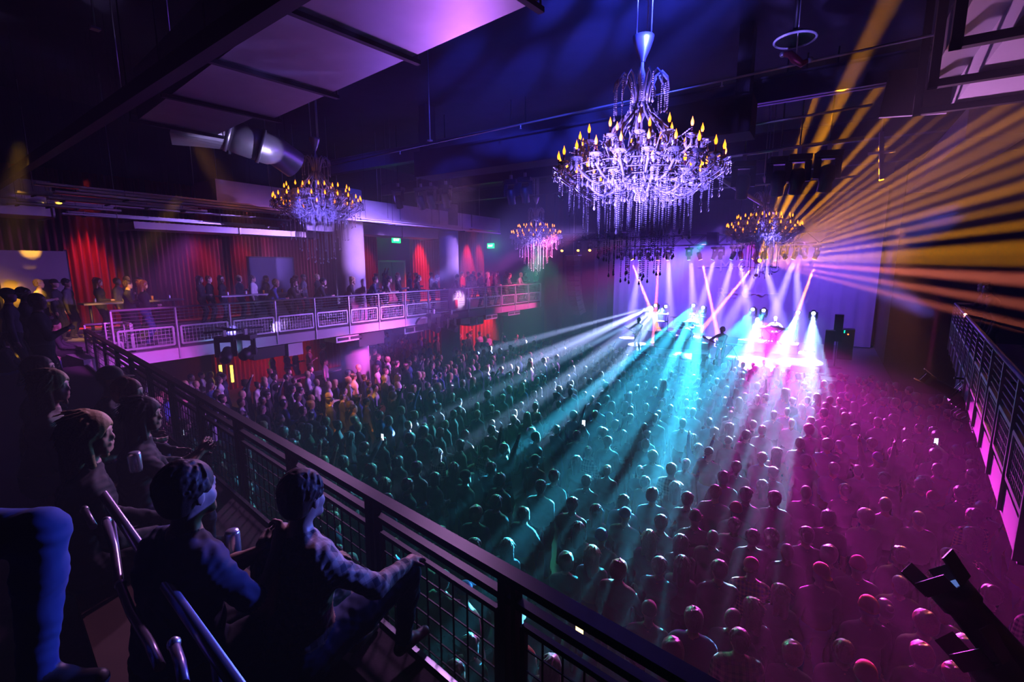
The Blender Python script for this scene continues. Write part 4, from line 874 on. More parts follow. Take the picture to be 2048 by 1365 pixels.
# ---------------- the crowd on the floor ----------------
def project(p):
    v=Vector(p)-CAM; D=v.dot(fw)
    if D<=.05: return None
    return 1024+F*v.dot(rt)/D, 682.5-F*v.dot(up)/D, D
H=.016
proto('man_relaxed',H,pose='stand'); proto('man_hands_front',H,pose='stand',hL=(-.06,.28,1.02),hR=(.08,.28,1.0),headyaw=.15,pitch=.05)
proto('man_phone_up',H,pose='stand',hR=(.18,.36,1.72),hL=(-.1,.3,1.1),pitch=.1); proto('man_arms_up',H,pose='stand',hL=(-.3,.12,1.95),hR=(.3,.15,1.98),curl=(.2,.2),pitch=.2)
proto('man_drink',H,pose='stand',hR=(.14,.3,1.22),curl=(.5,1.1),headyaw=-.35,build=1.08); proto('man_broad',H,pose='stand',build=1.2,headyaw=.1); proto('man_cross',H,pose='stand',hL=(.14,.22,1.2),hR=(-.14,.24,1.17),headyaw=-.2)
proto('man_tee',H,pose='stand',sleeve='short',hL=(-.2,.22,1.05),headyaw=-.1)
proto('woman_relaxed',H,pose='stand',sex='f'); proto('woman_hands_front',H,pose='stand',sex='f',hL=(-.05,.27,1.05),hR=(.05,.28,1.08),headyaw=.3); proto('woman_phone_up',H,pose='stand',sex='f',hR=(.12,.34,1.66),hL=(-.1,.32,1.6),sleeve='short',pitch=.1)
proto('woman_turned',H,pose='stand',sex='f',headyaw=.7,hR=(.2,.25,1.0))
MEN=['man_relaxed','man_hands_front','man_drink','man_broad','man_cross','man_tee','man_relaxed']; WOM=['woman_relaxed','woman_hands_front','woman_turned']
STG=Vector((-4.2,25,0))
def face(p,j=0): d=STG-Vector((p[0],p[1],0)); return math.atan2(-d.x,d.y)+j
rc=random.Random(77)
# hand placed people, read off the photograph: head pixel, look
hand=[(1237,1140,'m','cream',('spiky','blond'),None,'man in a pale sweatshirt with light spiky hair, lit cyan in the near crowd'),
(1319,1132,'m','navy',('short','black'),None,None),(1363,1128,'f','grey',('long','brown'),None,None),(1438,1139,'m','black',('short','brown'),None,None),(1401,1156,'m','charcoal',('curly','blond'),None,None),
(1503,1134,'m','tartan',None,('cap-back','red'),'person in a checked shirt and red backwards cap in the near magenta light'),(1575,1104,'b','black',('buzz','brown'),None,'broad bald-looking man in black in the near magenta light'),
(1613,1070,'m','charcoal',('short','brown'),None,None),(1659,1110,'m','black',('curly','brown'),None,None),(1643,1146,'m','black',None,('cap-back','orange'),'man in a black top with an orange cap, standing in magenta haze'),
(1716,1132,'m','black',None,('beanie','red'),'man in a red beanie and black top, edge lit in magenta'),(1737,1216,'m','black',None,('beanie','orange'),'person in a bright orange beanie low in the right part of the crowd'),
(1701,1206,'m','grey',None,('cap','white'),'person in a pale cap right beside the bright orange beanie'),(1770,1218,'f','black',('bun','brown'),None,None),(1558,1187,'f','black',('long','red'),None,None),(1595,1214,'m','black',('short','red'),None,None),
(1503,1216,'f','charcoal',('long','blond'),None,'woman with long bright blond hair near the bottom of the magenta area'),(1466,1238,'m','grey',('buzz','grey'),None,None),(1387,1240,'b','blue',('spiky','grey'),None,'broad man in blue with spiky hair glowing cyan, near the bottom edge'),
(1298,1223,'m','grey',None,('cap','brown'),'person in a brown cap near the black front railing'),(1257,1228,'m','charcoal',None,('cap-back','white'),'person in a white cap beside the brown cap'),(1479,1282,'b','plaid',('short','brown'),None,'broad man in a patterned shirt near the bottom edge of the crowd'),
(1585,1308,'f','black',('curly','red'),None,'person with curly reddish hair and magenta rim light near the bottom edge'),(1688,1303,'m','black',('short','red'),None,None),(1732,1352,'m','black',None,('beanie','red'),'person in a red and yellow lit beanie cut by the bottom edge of the photo'),
(1361,1085,'f','grey',('long','grey'),None,None),(1425,1076,'b','black',('buzz','brown'),None,None),(1469,1050,'m','white',('short','brown'),None,'dark-haired man in a white shirt between the cyan and magenta light'),(1390,1036,'m','black',None,('beanie','black'),'man in a black beanie and black top just left of the white-shirted man'),
(1298,1076,'f','navy',('long','blond'),None,None),(1322,1045,'m','black',('short','brown'),None,None),(1184,1108,'f','grey',('long','blond'),None,None),(1131,1124,'f','black',('curly','brown'),None,None),(1541,1073,'f','black',('bob','brown'),None,None),
(1433,1037,'f','black',('bob','brown'),None,None),(1472,1020,'m','black',None,('beanie','red'),None),(1493,989,'m','black',('short','brown'),None,None),(1431,984,'m','grey',('short','red'),None,None),(1375,998,'m','navy',('short','black'),None,None),(1549,997,'b','black',('short','brown'),None,None),
(1657,1037,'m','black',('spiky','grey'),None,None),(1732,1035,'m','charcoal',('curly','brown'),None,None),(1473,934,'m','black',('short','red'),None,None),(1247,1003,'b','blue',('short','brown'),None,None),(1250,1030,'m','grey',None,('cap','blue'),None),(1282,1014,'f','navy',('bob','blond'),None,None),
(1305,990,'m','blue',('spiky','grey'),None,None),(1327,990,'f','navy',('curly','grey'),None,None),(1173,962,'m','black',('short','brown'),None,None),(1144,1008,'m','white',('short','black'),None,None),(1156,1058,'f','grey',('long','black'),None,None),(1190,1022,'f','black',('long','brown'),None,None),(1202,1074,'m','black',None,('beanie','blue'),None),
(1949,1032,'b','tartan',('short','brown'),None,'man in a yellow-lit checked shirt below the right balcony'),(1867,996,'m','black',None,('cap','red'),None),(1943,1070,'f','charcoal',('long','blond'),None,None),(1772,1009,'m','grey',('buzz','brown'),None,None),(1838,1037,'b','grey',('buzz','grey'),None,None),
(1882,1218,'f','charcoal',('bob','red'),None,None),(1851,1247,'m','grey',('curly','red'),None,None),(1844,1311,'f','black',('curly','red'),None,None),(1933,1300,'m','charcoal',('curly','brown'),None,None),(1911,1355,'m','grey',('spiky','red'),None,None),
(784,1092,'m','blue',('short','blond'),None,None),(845,1110,'b','cream',('buzz','grey'),None,'shaven-headed person in a pale top seen through the front railing'),(884,1163,'b','white',('curly','grey'),None,'man in a light collared shirt seen through the railing wires'),(928,1182,'m','cream',None,('cap','blue'),'person in a blue cap and pale top seen through the railing wires'),
(941,1290,'f','black',('bob','grey'),None,None),(910,1345,'m','plaid',('short','black'),None,None),(1101,1334,'f','black',('long','grey'),None,None),(1149,1344,'m','grey',('short','grey'),None,None),(1030,1253,'m','red',None,('cap','white'),None),(664,1038,'m','blue',('short','blond'),None,None),(773,1000,'m','blue',('buzz','brown'),None,None),
(686,922,'m','black',('short','grey'),None,None),(741,940,'m','charcoal',('spiky','grey'),None,None),(768,967,'f','charcoal',('long','blond'),None,'woman with long pale blond hair right of the railing'),(814,970,'m','navy',('short','black'),None,None),(833,936,'m','charcoal',('curly','brown'),None,None),(869,957,'f','black',('bob','grey'),None,None),
(930,953,'m','black',None,('cap','black'),None),(982,936,'m','navy',('short','grey'),None,None),(999,960,'m','black',('spiky','grey'),None,None),(992,1004,'b','grey',('short','grey'),None,None),(1016,1015,'f','black',('long','brown'),None,None),(951,1028,'m','navy',('curly','blond'),None,None),(982,1053,'f','grey',('long','black'),None,None),
(1047,1028,'m','navy',('short','grey'),None,None),(1013,1092,'f','navy',('long','grey'),None,None),(948,1093,'m','black',('short','grey'),None,None),(1081,973,'m','white',('short','grey'),None,None),(1108,952,'m','black',('short','brown'),None,None),(1091,1007,'f','blue',('long','blond'),None,None),
(1505,1075,'m','grey',('short','brown'),None,None),(1690,980,'m','grey',('short','brown'),None,None),(1612,985,'m','black',('buzz','brown'),None,None),(1800,1110,'b','black',('short','brown'),None,None),(1660,1250,'m','black',('short','black'),None,None),(1540,1260,'m','black',('short','brown'),None,None),(1345,1305,'b','charcoal',('curly','brown'),None,None),(1235,1285,'f','black',('long','brown'),None,None),(1800,1170,'m','charcoal',('buzz','grey'),None,None)]
placed=[tuple(at(1990,1150,z=1.9))[:2]]; recs=[]
for r in hand:
    px,py,sx,top,hr,ht,lab=r
    sc_=rc.uniform(.97,1.05) if sx!='f' else rc.uniform(.93,.99)
    p=at(px,py+2,z=1.63*sc_)
    pk={'m':rc.choice(MEN),'b':'man_broad','f':rc.choice(WOM)}[sx]
    if any((p.x-q[0])**2+(p.y-q[1])**2<.30**2 for q in placed): continue
    placed.append((p.x,p.y)); recs.append(dict(p=(p.x,p.y,0),pk=pk,top=top,hair=hr,hat=ht,lab=lab,sc=sc_,rz=face(p,rc.uniform(-.25,.25)),skin=rc.choice([0,0,0,1,1,2]),pant=rc.choice(['black','denim','charcoal'])))
cols=[(-15.6,12.2),(-15.3,17.7)]
cand=[]
yy=1.5; row=0
while yy<22.2:
    xx=-20.6+(row%2)*.3
    while xx<6.5:
        x=xx+rc.uniform(-.17,.17); y=yy+rc.uniform(-.17,.17); xx+=.60
        if y>21.75-.1*(x+4.8)*.9-.35: continue
        k=(Vector((x,y,0))-Vector((RA.x,RA.y,0))).dot(RN)
        if k>-.35: continue
        if any((x-c[0])**2+(y-c[1])**2<.8**2 for c in cols): continue
        if y>19 and x<-19+(y-19.2)*.415+.35: continue
        if x<-17.0 and 8.3<y<15.4: continue
        if x>2.2+.02*y and y>19: continue
        if any((x-q[0])**2+(y-q[1])**2<(.47 if y<12 else .44)**2 for q in placed): continue
        if rc.random()<(.08 if x>-13.5 else .35): continue
        pr=project((x,y,1.62))
        if pr is None or not(-60<pr[0]<2110 and pr[1]<1430): continue
        placed.append((x,y)); cand.append((pr[2],x,y))
    yy+=.56; row+=1
cand.sort()
NIND=226-len(recs)
TOPS=['black','black','navy','charcoal','grey','white','cream','red','blue','olive','plaid']; HS=['short','short','short','buzz','spiky','curly']; HC=['black','brown','brown','blond','grey','red']
for D_,x,y in cand[:NIND]:
    fem=rc.random()<.35; hat=None; hr=(rc.choice(HS if not fem else ['long','long','bun','bob']),rc.choice(HC))
    if not fem and rc.random()<.2: hat=(rc.choice(['cap','cap-back','beanie']),rc.choice(['black','red','white','blue','brown','black'])); hr=None
    pk=rc.choice(WOM if fem else MEN)
    if rc.random()<.05: pk='woman_phone_up' if fem else 'man_phone_up'
    elif rc.random()<.02: pk='man_arms_up'
    recs.append(dict(p=(x,y,0),pk=pk,top=rc.choice(TOPS),hair=hr,hat=hat,lab=None,sc=rc.uniform(.93,1.05) if not fem else rc.uniform(.9,.98),rz=face((x,y),rc.gauss(0,.25)),skin=rc.choice([0,0,0,1,1,2]),pant=rc.choice(['black','denim','charcoal'])))
# words that single each person out: look, then the place next to the nearest striking neighbour
LM=[(r['p'],n) for r in recs for key,n in (('spiky hair, lit cyan','the pale sweatshirt'),('red backwards cap','the red backwards cap'),('broad bald','the broad bald man'),('orange cap','the orange cap'),('bright orange beanie','the bright orange beanie'),('bright blond','the bright blond hair'),('glowing cyan','the spiky cyan-lit hair'),('brown cap near','the brown cap'),('patterned shirt','the patterned shirt'),('white-shirted',None),('white shirt between','the white shirt'),('yellow-lit checked','the yellow-lit checked shirt'),('pale top seen through the front','the pale-topped shaven head'),('light collared','the light collared shirt'),('long pale blond','the pale blond hair'),('curly reddish','the curly reddish hair'),('cut by the bottom','the red-yellow beanie')) if n and r['lab'] and key in r['lab']]
LM+= [(c+(0,),n) for c,n in (((-15.6,12.2),'the thick column'),((-15.3,17.7),'the slim column'),((-9,21.5),'the left stage corner'))]
used={}
for r in recs:
    if r['lab']: continue
    x,y,_=r['p']; pr=project((x,y,1.6)); best=min(LM,key=lambda l:(l[0][0]-x)**2+(l[0][1]-y)**2); lp=project((best[0][0],best[0][1],1.6))
    dx=pr[0]-lp[0]; dy=(lp[1]-pr[1])*1.5; a=math.degrees(math.atan2(dy,dx))%360
    sec=['right of','behind and right of','behind','behind and left of','left of','before and left of','in front of','before and right of'][int((a+22.5)//45)%8]
    used.setdefault((best[1],sec),[]).append(((x-best[0][0])**2+(y-best[0][1])**2,r))
for (lm,sec),L in used.items():
    L.sort(key=lambda q:q[0])
    for i,(_,r) in enumerate(L):
        if r['hat']: look=f"{r['hat'][1]} {'beanie' if r['hat'][0]=='beanie' else 'cap'}"
        else: look={'short':'short {} hair','buzz':'cropped {} hair','spiky':'spiky {} hair','curly':'curly {} hair','long':'long {} hair','bun':'{} hair bun','bob':'{} bob'}[r['hair'][0]].format(r['hair'][1])
        n=['nearest','second','third','fourth','fifth','sixth','seventh','eighth','ninth','tenth','eleventh','twelfth','thirteenth','fourteenth','fifteenth','sixteenth','seventeenth','eighteenth','nineteenth','twentieth']
        n=n[i] if i<20 else f'number-{i+1}'
        r['lab']=f"person with {look}, {r['top']} top, {n} {sec} {lm}"
for r in recs: 
    lab=r['lab'].replace('standing in magenta haze','in magenta haze').replace(' near the bottom edge of the crowd',' near the bottom edge'); assert len(lab.split())<=16,lab
    place_person(r['pk'],r['p'],r['rz'],lab,'standing audience on the floor',r['skin'],r['top'],r['pant'],r['hair'],r['hat'],H*.8,r['sc'])
# lit phones in raised hands
ph=mat('phone_screen',(.5,.7,1),.2,emit=(.55,.75,1),es=5)
def phone(loc,rz,label,m=ph,s=1.0):
    t=thing('smartphone',label,'phone',loc,rz,'glowing phones held up in the crowd'); MB().box((-.037*s,0,-.075*s),(.037*s,.009*s,.075*s)).build('phone_case',rubber,t); MB().box((-.034*s,-.002,-.07*s),(.034*s,0,.07*s)).build('screen',m,t)
i=0
for r in recs:
    if 'phone_up' in r['pk']:
        hx=(.18,.40,1.80) if r['pk'][0]=='m' else (.1,.40,1.72)
        v=Matrix.Rotation(r['rz'],3,'Z')@Vector(hx)*r['sc']; i+=1
        phone((r['p'][0]+v.x,r['p'][1]+v.y,v.z),r['rz'],'phone held up by the '+' '.join(r['lab'].split()[:11]))
phone(at(1159,1258,z=1.35),.6,'phone with a warm lit screen low beside the front railing',mat('phone_warm',(1,.7,.3),.2,emit=(1,.6,.25),es=3),1.3)
# everyone farther off: too many to count, one mass
lows=[]
for kw,hs in ((dict(pose='stand'),'short'),(dict(pose='stand',hL=(-.06,.28,1.05),hR=(.1,.28,1.1),headyaw=.3),'short'),(dict(pose='stand',sex='f',headyaw=.3),'long'),(dict(pose='stand',sex='f'),'bun'),(dict(pose='stand',build=1.15),'buzz'),(dict(pose='stand',hR=(.25,.2,1.95)),'curly')):
    p,hc,Rm=person(**kw); hp=[(q[0],q[1],q[2],q[3],q[4],4,q[6],q[7]) for q in hair_prims(hs,hc,Rm) if not q[7]]
    # the hair sits on the back of the skull only
    lows.append(field_mesh(p+[(q[0],q[1]+np.array((0,-.012,.004)),q[2]+(np.array((0,-.012,.004)) if q[0]=='c' else 0),q[3],q[4],4,.008,False) for q in hp],.03))
VV=[];FF=[];MM=[];k=0
for D_,x,y in cand[NIND:]:
    V,Fq,mi=rc.choice(lows[:5]) if rc.random()>.04 else lows[5]
    a=face((x,y),rc.gauss(0,.3)); s_=rc.uniform(.9,1.05); c,s2=math.cos(a),math.sin(a)
    W_=V*s_; X_=np.stack([W_[:,0]*c-W_[:,1]*s2+x,W_[:,0]*s2+W_[:,1]*c+y,W_[:,2]],1)
    sk=rc.choice([0,0,1]); tp=rc.randrange(2,8); hrm=rc.randrange(9,12); lut=np.array([sk,tp,8,8,hrm]); VV.append(X_); FF.append(Fq+k); MM.append(lut[mi]); k+=len(V)
me=np_mesh('crowd',np.concatenate(VV),np.concatenate(FF),np.concatenate(MM),[skins[0],skins[1],tops['black'],tops['navy'],tops['charcoal'],tops['grey'],tops['white'],tops['blue'],pants['black'],hairs['black'],hairs['brown'],hairs['blond']])
cr=bpy.data.objects.new('distant_crowd',me); col.objects.link(cr); tag(cr,'dense far part of the standing audience packed up to the stage','crowd',kind='stuff')
# ---------------- the band and its gear ----------------
SZ=1.1
def sp(a,b,z=SZ): p=at(a,b,z=z); return p
wmat=mat('bright_tolex',(.75,.72,.68),.6); sun=mat('guitar_red',(.35,.04,.05),.25); cream_=mat('guitar_cream',(.7,.62,.45),.25); brass=mat('cymbal_brass',(.75,.55,.2),.25,.9); dr=mat('drum_shell',(.3,.05,.12),.3)
def guitar(label,root_loc,rz,m,dz=1.02):
    t=thing('electric_guitar',label,'guitar',root_loc,rz)
    o=Matrix.Translation((.04,.24,dz))@Matrix.Rotation(-.32,4,'Y')
    b=MB(); pr=[(-.2,-.12),(-.24,0),(-.2,.13),(-.06,.12),(.0,.09),(.1,.15),(.13,.08),(.07,.03),(.07,-.03),(.12,-.1),(.06,-.13),(-.05,-.1)]
    b.prism([(x,y) for x,y in pr],-.022,.022); b.xf(o@Matrix.Rotation(PI/2,4,'X')); b.build('guitar_body',m,t)
    n_=MB().box((.05,-.028,.0),(.62,.028,.03)).xf(o@Matrix.Rotation(PI/2,4,'X')); n_.build('neck',wood,t)
    MB().box((.60,-.035,-.01),(.76,.045,.018)).xf(o@Matrix.Rotation(PI/2,4,'X')).build('headstock',black,t)
    MB().box((-.12,-.03,.022),(-.08,.03,.035)).box((-.03,-.03,.022),(0,.03,.035)).xf(o@Matrix.Rotation(PI/2,4,'X')).build('pickup',steel,t)
    MB().tube([(-.22,.24,dz-.07),(-.16,.14,1.38),(-.02,-.02,1.52),(.12,.16,1.36),(.14,.25,dz+.1)],.014,6).build('strap',rubber,t)
gp=dict(hL=(-.30,.36,1.22),hR=(.0,.27,1.02),curl=(1.1,.7),headyaw=.25,pitch=-.15)   # facing the hall; left hand is local -X
gp2=dict(hL=(.0,.27,1.02),hR=(.36,.32,1.20),curl=(.7,1.1),headyaw=-.2,pitch=-.1)
proto('guitarist_a',.011,pose='stand',**gp2); proto('guitarist_b',.011,pose='stand',ft=((-.2,.06,.085),(.2,-.08,.085)),**gp2); proto('seated_player',.013,pose='sit',hL=(-.22,.42,.85),hR=(.22,.42,.85),lean=.12)
g1=sp(1275,704); g2=sp(1440,734)
place_person('guitarist_a',g1,PI-.25,'guitarist at the left of the stage in a dark shirt, lit pink from above','band members on stage',0,'charcoal','denim',('short','black'),None,.01)
guitar('dark red electric guitar held by the guitarist at the left of the stage',g1,PI-.25,sun)
place_person('guitarist_b',g2,PI-.35,'singer with glasses playing a pale guitar behind the centre microphone','band members on stage',0,'charcoal','black',('curly','black'),None,.01)
guitar('pale electric guitar glowing in front of the singer',g2,PI-.35,cream_)
k1=Vector((at(1549,665,y=27.6).x,27.6,SZ))
o=place_person('seated_player',(k1.x,k1.y,SZ+.45),PI,'dark-haired player sitting behind keyboards at the right of the stage','band members on stage',0,'black','black',('short','black'),None,.012)
struct('trim_riser_right',MB().box((k1.x-1.1,26.9,SZ),(k1.x+1.1,28.2,SZ+.45)),stagem)
t=thing('keyboard_stool','stool under the keyboard player at the right','stool',(k1.x,k1.y,SZ+.45)); MB().cyl((0,0,.34),(0,0,.41),.17,n=16).build('seat',rubber,t); MB().cyl((0,0,0),(0,0,.34),.025).box((-.18,-.02,0),(.18,.02,.02)).box((-.02,-.18,0),(.02,.18,.02)).build('leg',black,t)
t=thing('keyboard','electric keyboard on a stand at the right of the stage','keyboard',(k1.x,k1.y-.55,SZ+.45))
MB().box((-.65,-.16,.74),(.65,.16,.84)).build('keyboard_body',rubber,t); MB().box((-.6,.0,.84),(.6,.14,.85)).build('keys',white,t)
MB().bar((-.4,0,0),(.4,0,.74),.04).bar((.4,.03,0),(-.4,.03,.74),.04).build('folding_stand',black,t)
# drums left of centre
d0=sp(1368,692); d0=Vector((at(1372,690,y=26.6).x,26.6,SZ))
struct('trim_riser_left',MB().box((d0.x-1.2,25.7,SZ),(d0.x+1.3,28.0,SZ+.4)),stagem)
t=thing('drum_kit','drum kit on a riser left of the centre, washed out by white light','drum kit',(d0.x,d0.y,SZ+.4))
MB().cyl((0,-.25,.3),(0,.2,.3),.3,n=24).build('bass_drum',dr,t); MB().cyl((0,-.262,.3),(0,-.252,.3),.285,n=24).build('drum_head',white,t)
for (x,y,z,r,h_) in ((-.2,.0,.72,.15,.22),(.2,.0,.72,.16,.24),(.55,.25,.36,.22,.38),(-.4,.35,.5,.18,.16)): MB().cyl((x,y,z),(x,y,z+h_),r,n=18).build('drum',dr,t)
for (x,y,z,r) in ((-.75,.1,1.15,.22),(.75,.0,1.25,.25),(-.6,.45,.85,.17),(.3,-.2,1.35,.2)):
    c=MB().lathe([(0,.02),(.04,.018),(r,0),(r*.98,-.004),(0,.01)],20,(x,y,z)).build('cymbal',brass,t); MB().cyl((x,y,0),(x,y,z),.012).cyl((x-.2,y,.0),(x,y,.25),.01).cyl((x+.2,y,0),(x,y,.25),.01).build('cymbal_stand',steel,c)
proto('drummer',.013,pose='sit',hL=(-.25,.45,.82),hR=(.25,.42,.9),lean=.1)
place_person('drummer',(d0.x+.1,d0.y+.85,SZ+.4),PI,'drummer almost lost in the white glare behind the drum kit','band members on stage',0,'white','black',('short','brown'),None,.012)
t=thing('keyboard_stool','drum stool behind the drum kit','stool',(d0.x+.1,d0.y+.85,SZ+.4)); MB().cyl((0,0,.34),(0,0,.41),.17,n=16).build('seat',rubber,t); MB().cyl((0,0,0),(0,0,.34),.025).box((-.18,-.02,0),(.18,.02,.02)).build('leg',black,t)
# amplifiers, rack and side table
def amp(label,p,s=1.0,m=wmat):
    t=thing('guitar_amplifier',label,'amplifier',p,.15); MB().box((-.35*s,-.15*s,0),(.35*s,.17*s,.6*s)).build('cabinet',m,t); MB().box((-.31*s,-.158*s,.04),(.31*s,-.15*s,.43*s)).build('grille_cloth',darkm,t); MB().box((-.31*s,-.165*s,.47*s),(.31*s,-.15*s,.57*s)).build('control_panel',steel,t)
    MB().tube([(-.1*s,0,.6*s),(-.08*s,0,.64*s),(.08*s,0,.64*s),(.1*s,0,.6*s)],.012,6).build('handle',rubber,t)
amp('tall pale amplifier behind the left guitarist, nearly white in the glare',Vector((at(1352,668,y=26.0).x-.35,25.2,SZ)),1.5)
amp('amplifier behind the singer at the centre',Vector((at(1490,700,y=26).x,26.3,SZ)),1.1,rubber); amp('low amplifier at the stage left rear',Vector((at(1330,690,y=28).x,28.9,SZ)),1.1,rubber)
t=thing('equipment_rack','open white shelf rack behind the guitarist at the left','rack',(at(1322,660,y=27).x,27.2,SZ))
for k in (-1,1): MB().box((k*.3-.02,-.02,0),(k*.3+.02,.02,1.75)).build('upright',white,t)
for z in (.4,.8,1.2,1.6): MB().box((-.3,-.2,z),(.3,.2,z+.03)).build('shelf',white,t)
t=thing('side_table','small blue-topped stand beside the singer','table',(at(1465,702,y=24.5).x,24.5,SZ)); MB().box((-.4,-.2,.62),(.4,.2,.66)).build('table_top',mat('blue_top',(.1,.5,.7),.4),t)
for a in (-1,1): MB().bar((a*.3,-.15,0),(a*-.1,.1,.62),.03).build('leg',black,t)
# monitors, microphone stands, pedalboards, cables
def wedge(label,p,rz):
    t=thing('stage_monitor',label,'speaker',p,rz); b=MB(); b.add([(-.35,-.22,0),(.35,-.22,0),(.35,.25,0),(-.35,.25,0),(-.35,-.22,.36),(.35,-.22,.36),(.35,.02,.40),(-.35,.02,.40)],[(0,3,2,1),(4,5,6,7),(0,1,5,4),(1,2,6,5),(2,3,7,6),(3,0,4,7)]); b.build('cabinet',rubber,t)
    MB().add([(-.31,.24,.03),(.31,.24,.03),(.31,.05,.37),(-.31,.05,.37)],[(0,1,2,3)]).xf(Matrix.Translation((0,.012,.012))).build('grille',mat('grille_steel',(.2,.2,.22),.4,.8),t)
for a,b,l in ((1297,713,'stage monitor in front of the left guitarist'),(1458,741,'stage monitor in front of the singer'),(1598,762,'stage monitor at the right end of the stage edge'),(1400,728,'stage monitor left of the centre microphone')): p=sp(a,b-6); wedge(l,(p.x,max(p.y,22.9 if p.x<-9 else 22.2),SZ),.1)
def micstand(label,p,h,boom,rz=0):
    t=thing('microphone_stand',label,'microphone stand',p,rz); MB().cyl((0,0,0),(0,0,h),.012).build('pole',black,t); MB().lathe([(0,.03),(.13,.02),(.14,0),(0,0)],16).build('base',black,t)
    MB().cyl((0,0,h),(boom,.15,h+.22),.01).build('boom',black,t); MB().ball((boom+.03,.16,h+.235),.028).cyl((boom,.15,h+.22),(boom-.1,.12,h+.18),.018).build('microphone',black,t)
q=sp(1416,737); micstand('centre microphone stand with a boom in front of the singer',q,1.25,.55); q=sp(1528,744); micstand('thin microphone stand at the right front of the stage',q,1.2,-.2); q=sp(1349,712); micstand('microphone stand leaning left of the centre',q,.9,.4,2.2)
def pedalboard(label,p,w_):
    t=thing('pedalboard',label,'pedalboard',p,.1); MB().box((-w_/2,-.2,0),(w_/2,.2,.05)).build('board',rubber,t); rr_=random.Random(int(p.x*50))
    for i in range(int(w_/.14)):
        for j in (0,1): x=-w_/2+.08+.14*i; MB().box((x-.05,-.16+.18*j,.05),(x+.05,-.03+.18*j,.10+rr_.random()*.02)).build('effect_pedal',rr_.choice([steel,white,mat('pedal_red',(.5,.1,.1),.3),mat('pedal_blue',(.1,.3,.6),.3)]),t)
p=sp(1265,708); pedalboard('wide pedalboard glittering at the feet of the left guitarist',p,1.4); p=sp(1578,748); pedalboard('pedalboard glittering at the right of the stage',p,1.6); p=sp(1512,742); pedalboard('small pedalboard near the magenta lamp',p,.8)
rr=random.Random(9)
for i,(a,b,c,d) in enumerate([(1222,702,1262,716),(1300,718,1440,742),(1556,756,1640,768),(1480,748,1560,756),(1600,752,1670,760),(1380,722,1470,728)]):
    p=sp(a,b-6); q=sp(c,d-6); pts=[]
    for k in range(9):
        v=p.lerp(q,k/8); v.x+=rr.uniform(-.12,.12); v.y=max(v.y+rr.uniform(-.1,.1),21.75 if v.x>-4 else 22.8-.0); v.z=SZ+.015; pts.append(v)
    solo('stage_cable',MB().tube(pts,.014,6),rubber,f'black cable lying on the stage, {["leftmost","second from the left","near the right pedalboard","between the two right pedalboards","beside the tall speaker","behind the centre monitor"][i]}','cable')
# column speakers on stands at the right
for (a,b,yb,h0,lab) in ((1657,700,22.6,.68,'tall slim black column speaker on a stand at the right of the stage'),(1674,678,24.6,1.15,'second slim column speaker further back on the right')):
    x=at(a,b,y=yb).x; t=thing('column_speaker',lab,'speaker',(x,yb,SZ)); MB().box((-.16,-.16,h0),(.16,.16,h0+1.15)).build('cabinet',rubber,t); MB().box((-.14,-.168,h0+.03),(.14,-.16,h0+1.12)).build('grille',darkm,t)
    MB().cyl((0,0,.05),(0,0,h0),.02).build('pole',black,t); MB().lathe([(0,.05),(.28,.03),(.3,0),(0,0)],18).build('base_plate',black,t)
t=thing('power_rack','equipment rack with tiny green and red lights at the right of the stage','rack',(at(1690,700,y=27).x,27.2,SZ)); MB().box((-.3,-.3,0),(.3,.3,1.42)).build('rack_case',rubber,t)
MB().ball((-.1,-.31,1.35),.022).ball((-.1,-.31,1.28),.022).build('green_light',mat('led_green',(0,.6,.3),.3,emit=(0,1,.4),es=6),t); MB().ball((.05,-.31,1.2),.03).build('red_light',mat('led_red',(.8,.1,.0),.3,emit=(1,.1,.02),es=8),t)
# the faint painted name on the backdrop
bk=mat('faint_print',(.62,.58,.74),.9)
t=thing('backdrop_banner','faint grey hand-drawn lettering across the backdrop cloth','lettering',at(1480,545,y=31.12),world=False)
letters('~ M O S S',.95,.0,bk,t,(0,0,.35),(PI/2,0,0)); letters('R E C ~',.8,.0,bk,t,(.1,0,-1.25),(PI/2,0,0))
MB().bar((-2.4,0,.32),(2.0,0,.36),.02,.05).bar((-1.2,0,-1.25),(2.1,0,-1.2),.02,.05).build('stroke',bk,t)
for i,(a,b,yb) in enumerate([(1256,534,26.22),(1512,551,24.0)]): solo('mirror_ball',MB().ball(at(a,b,y=yb),.08,12,8).cyl(at(a,b,y=yb),(at(a,b,y=yb).x,at(a,b,y=yb).y,TA.z if i==0 else 10.98),.006,n=4),black,f'tiny dark ball hanging below the {["left part of the stage truss","right chandelier"][i]}','ornament')
# ---------------- people and furniture on the side balcony ----------------
proto('rail_lean',.015,pose='stand',lean=.45,hL=(-.14,.52,1.08),hR=(.14,.52,1.08),headyaw=-.5,pitch=-.1); proto('rail_lean_woman',.015,pose='stand',sex='f',lean=.4,hL=(-.12,.5,1.06),hR=(.12,.5,1.06),headyaw=-.7)
proto('drink_talk',.015,pose='stand',hR=(.2,.36,1.2),hL=(-.16,.2,1.0),curl=(.5,1.0),headyaw=.4); proto('sit_table',.015,pose='sit',hL=(-.15,.38,.92),hR=(.15,.38,.92),lean=.15,headyaw=-.4); proto('sit_table_woman',.015,pose='sit',sex='f',hL=(-.1,.35,.9),hR=(.16,.34,.95),lean=.12,headyaw=-.5)
def bal(pk,px_,x,lab,top,hair,hat=None,skin=0,pant='black',tz=DZ,rz=None,zoff=0,sc_=1):
    p=at(px_,540,x=x); return place_person(pk,(x,p.y,tz+zoff),(face(p) if rz is None else rz),lab,'people on the side balcony',skin,top,pant,hair,hat,.013,sc_)
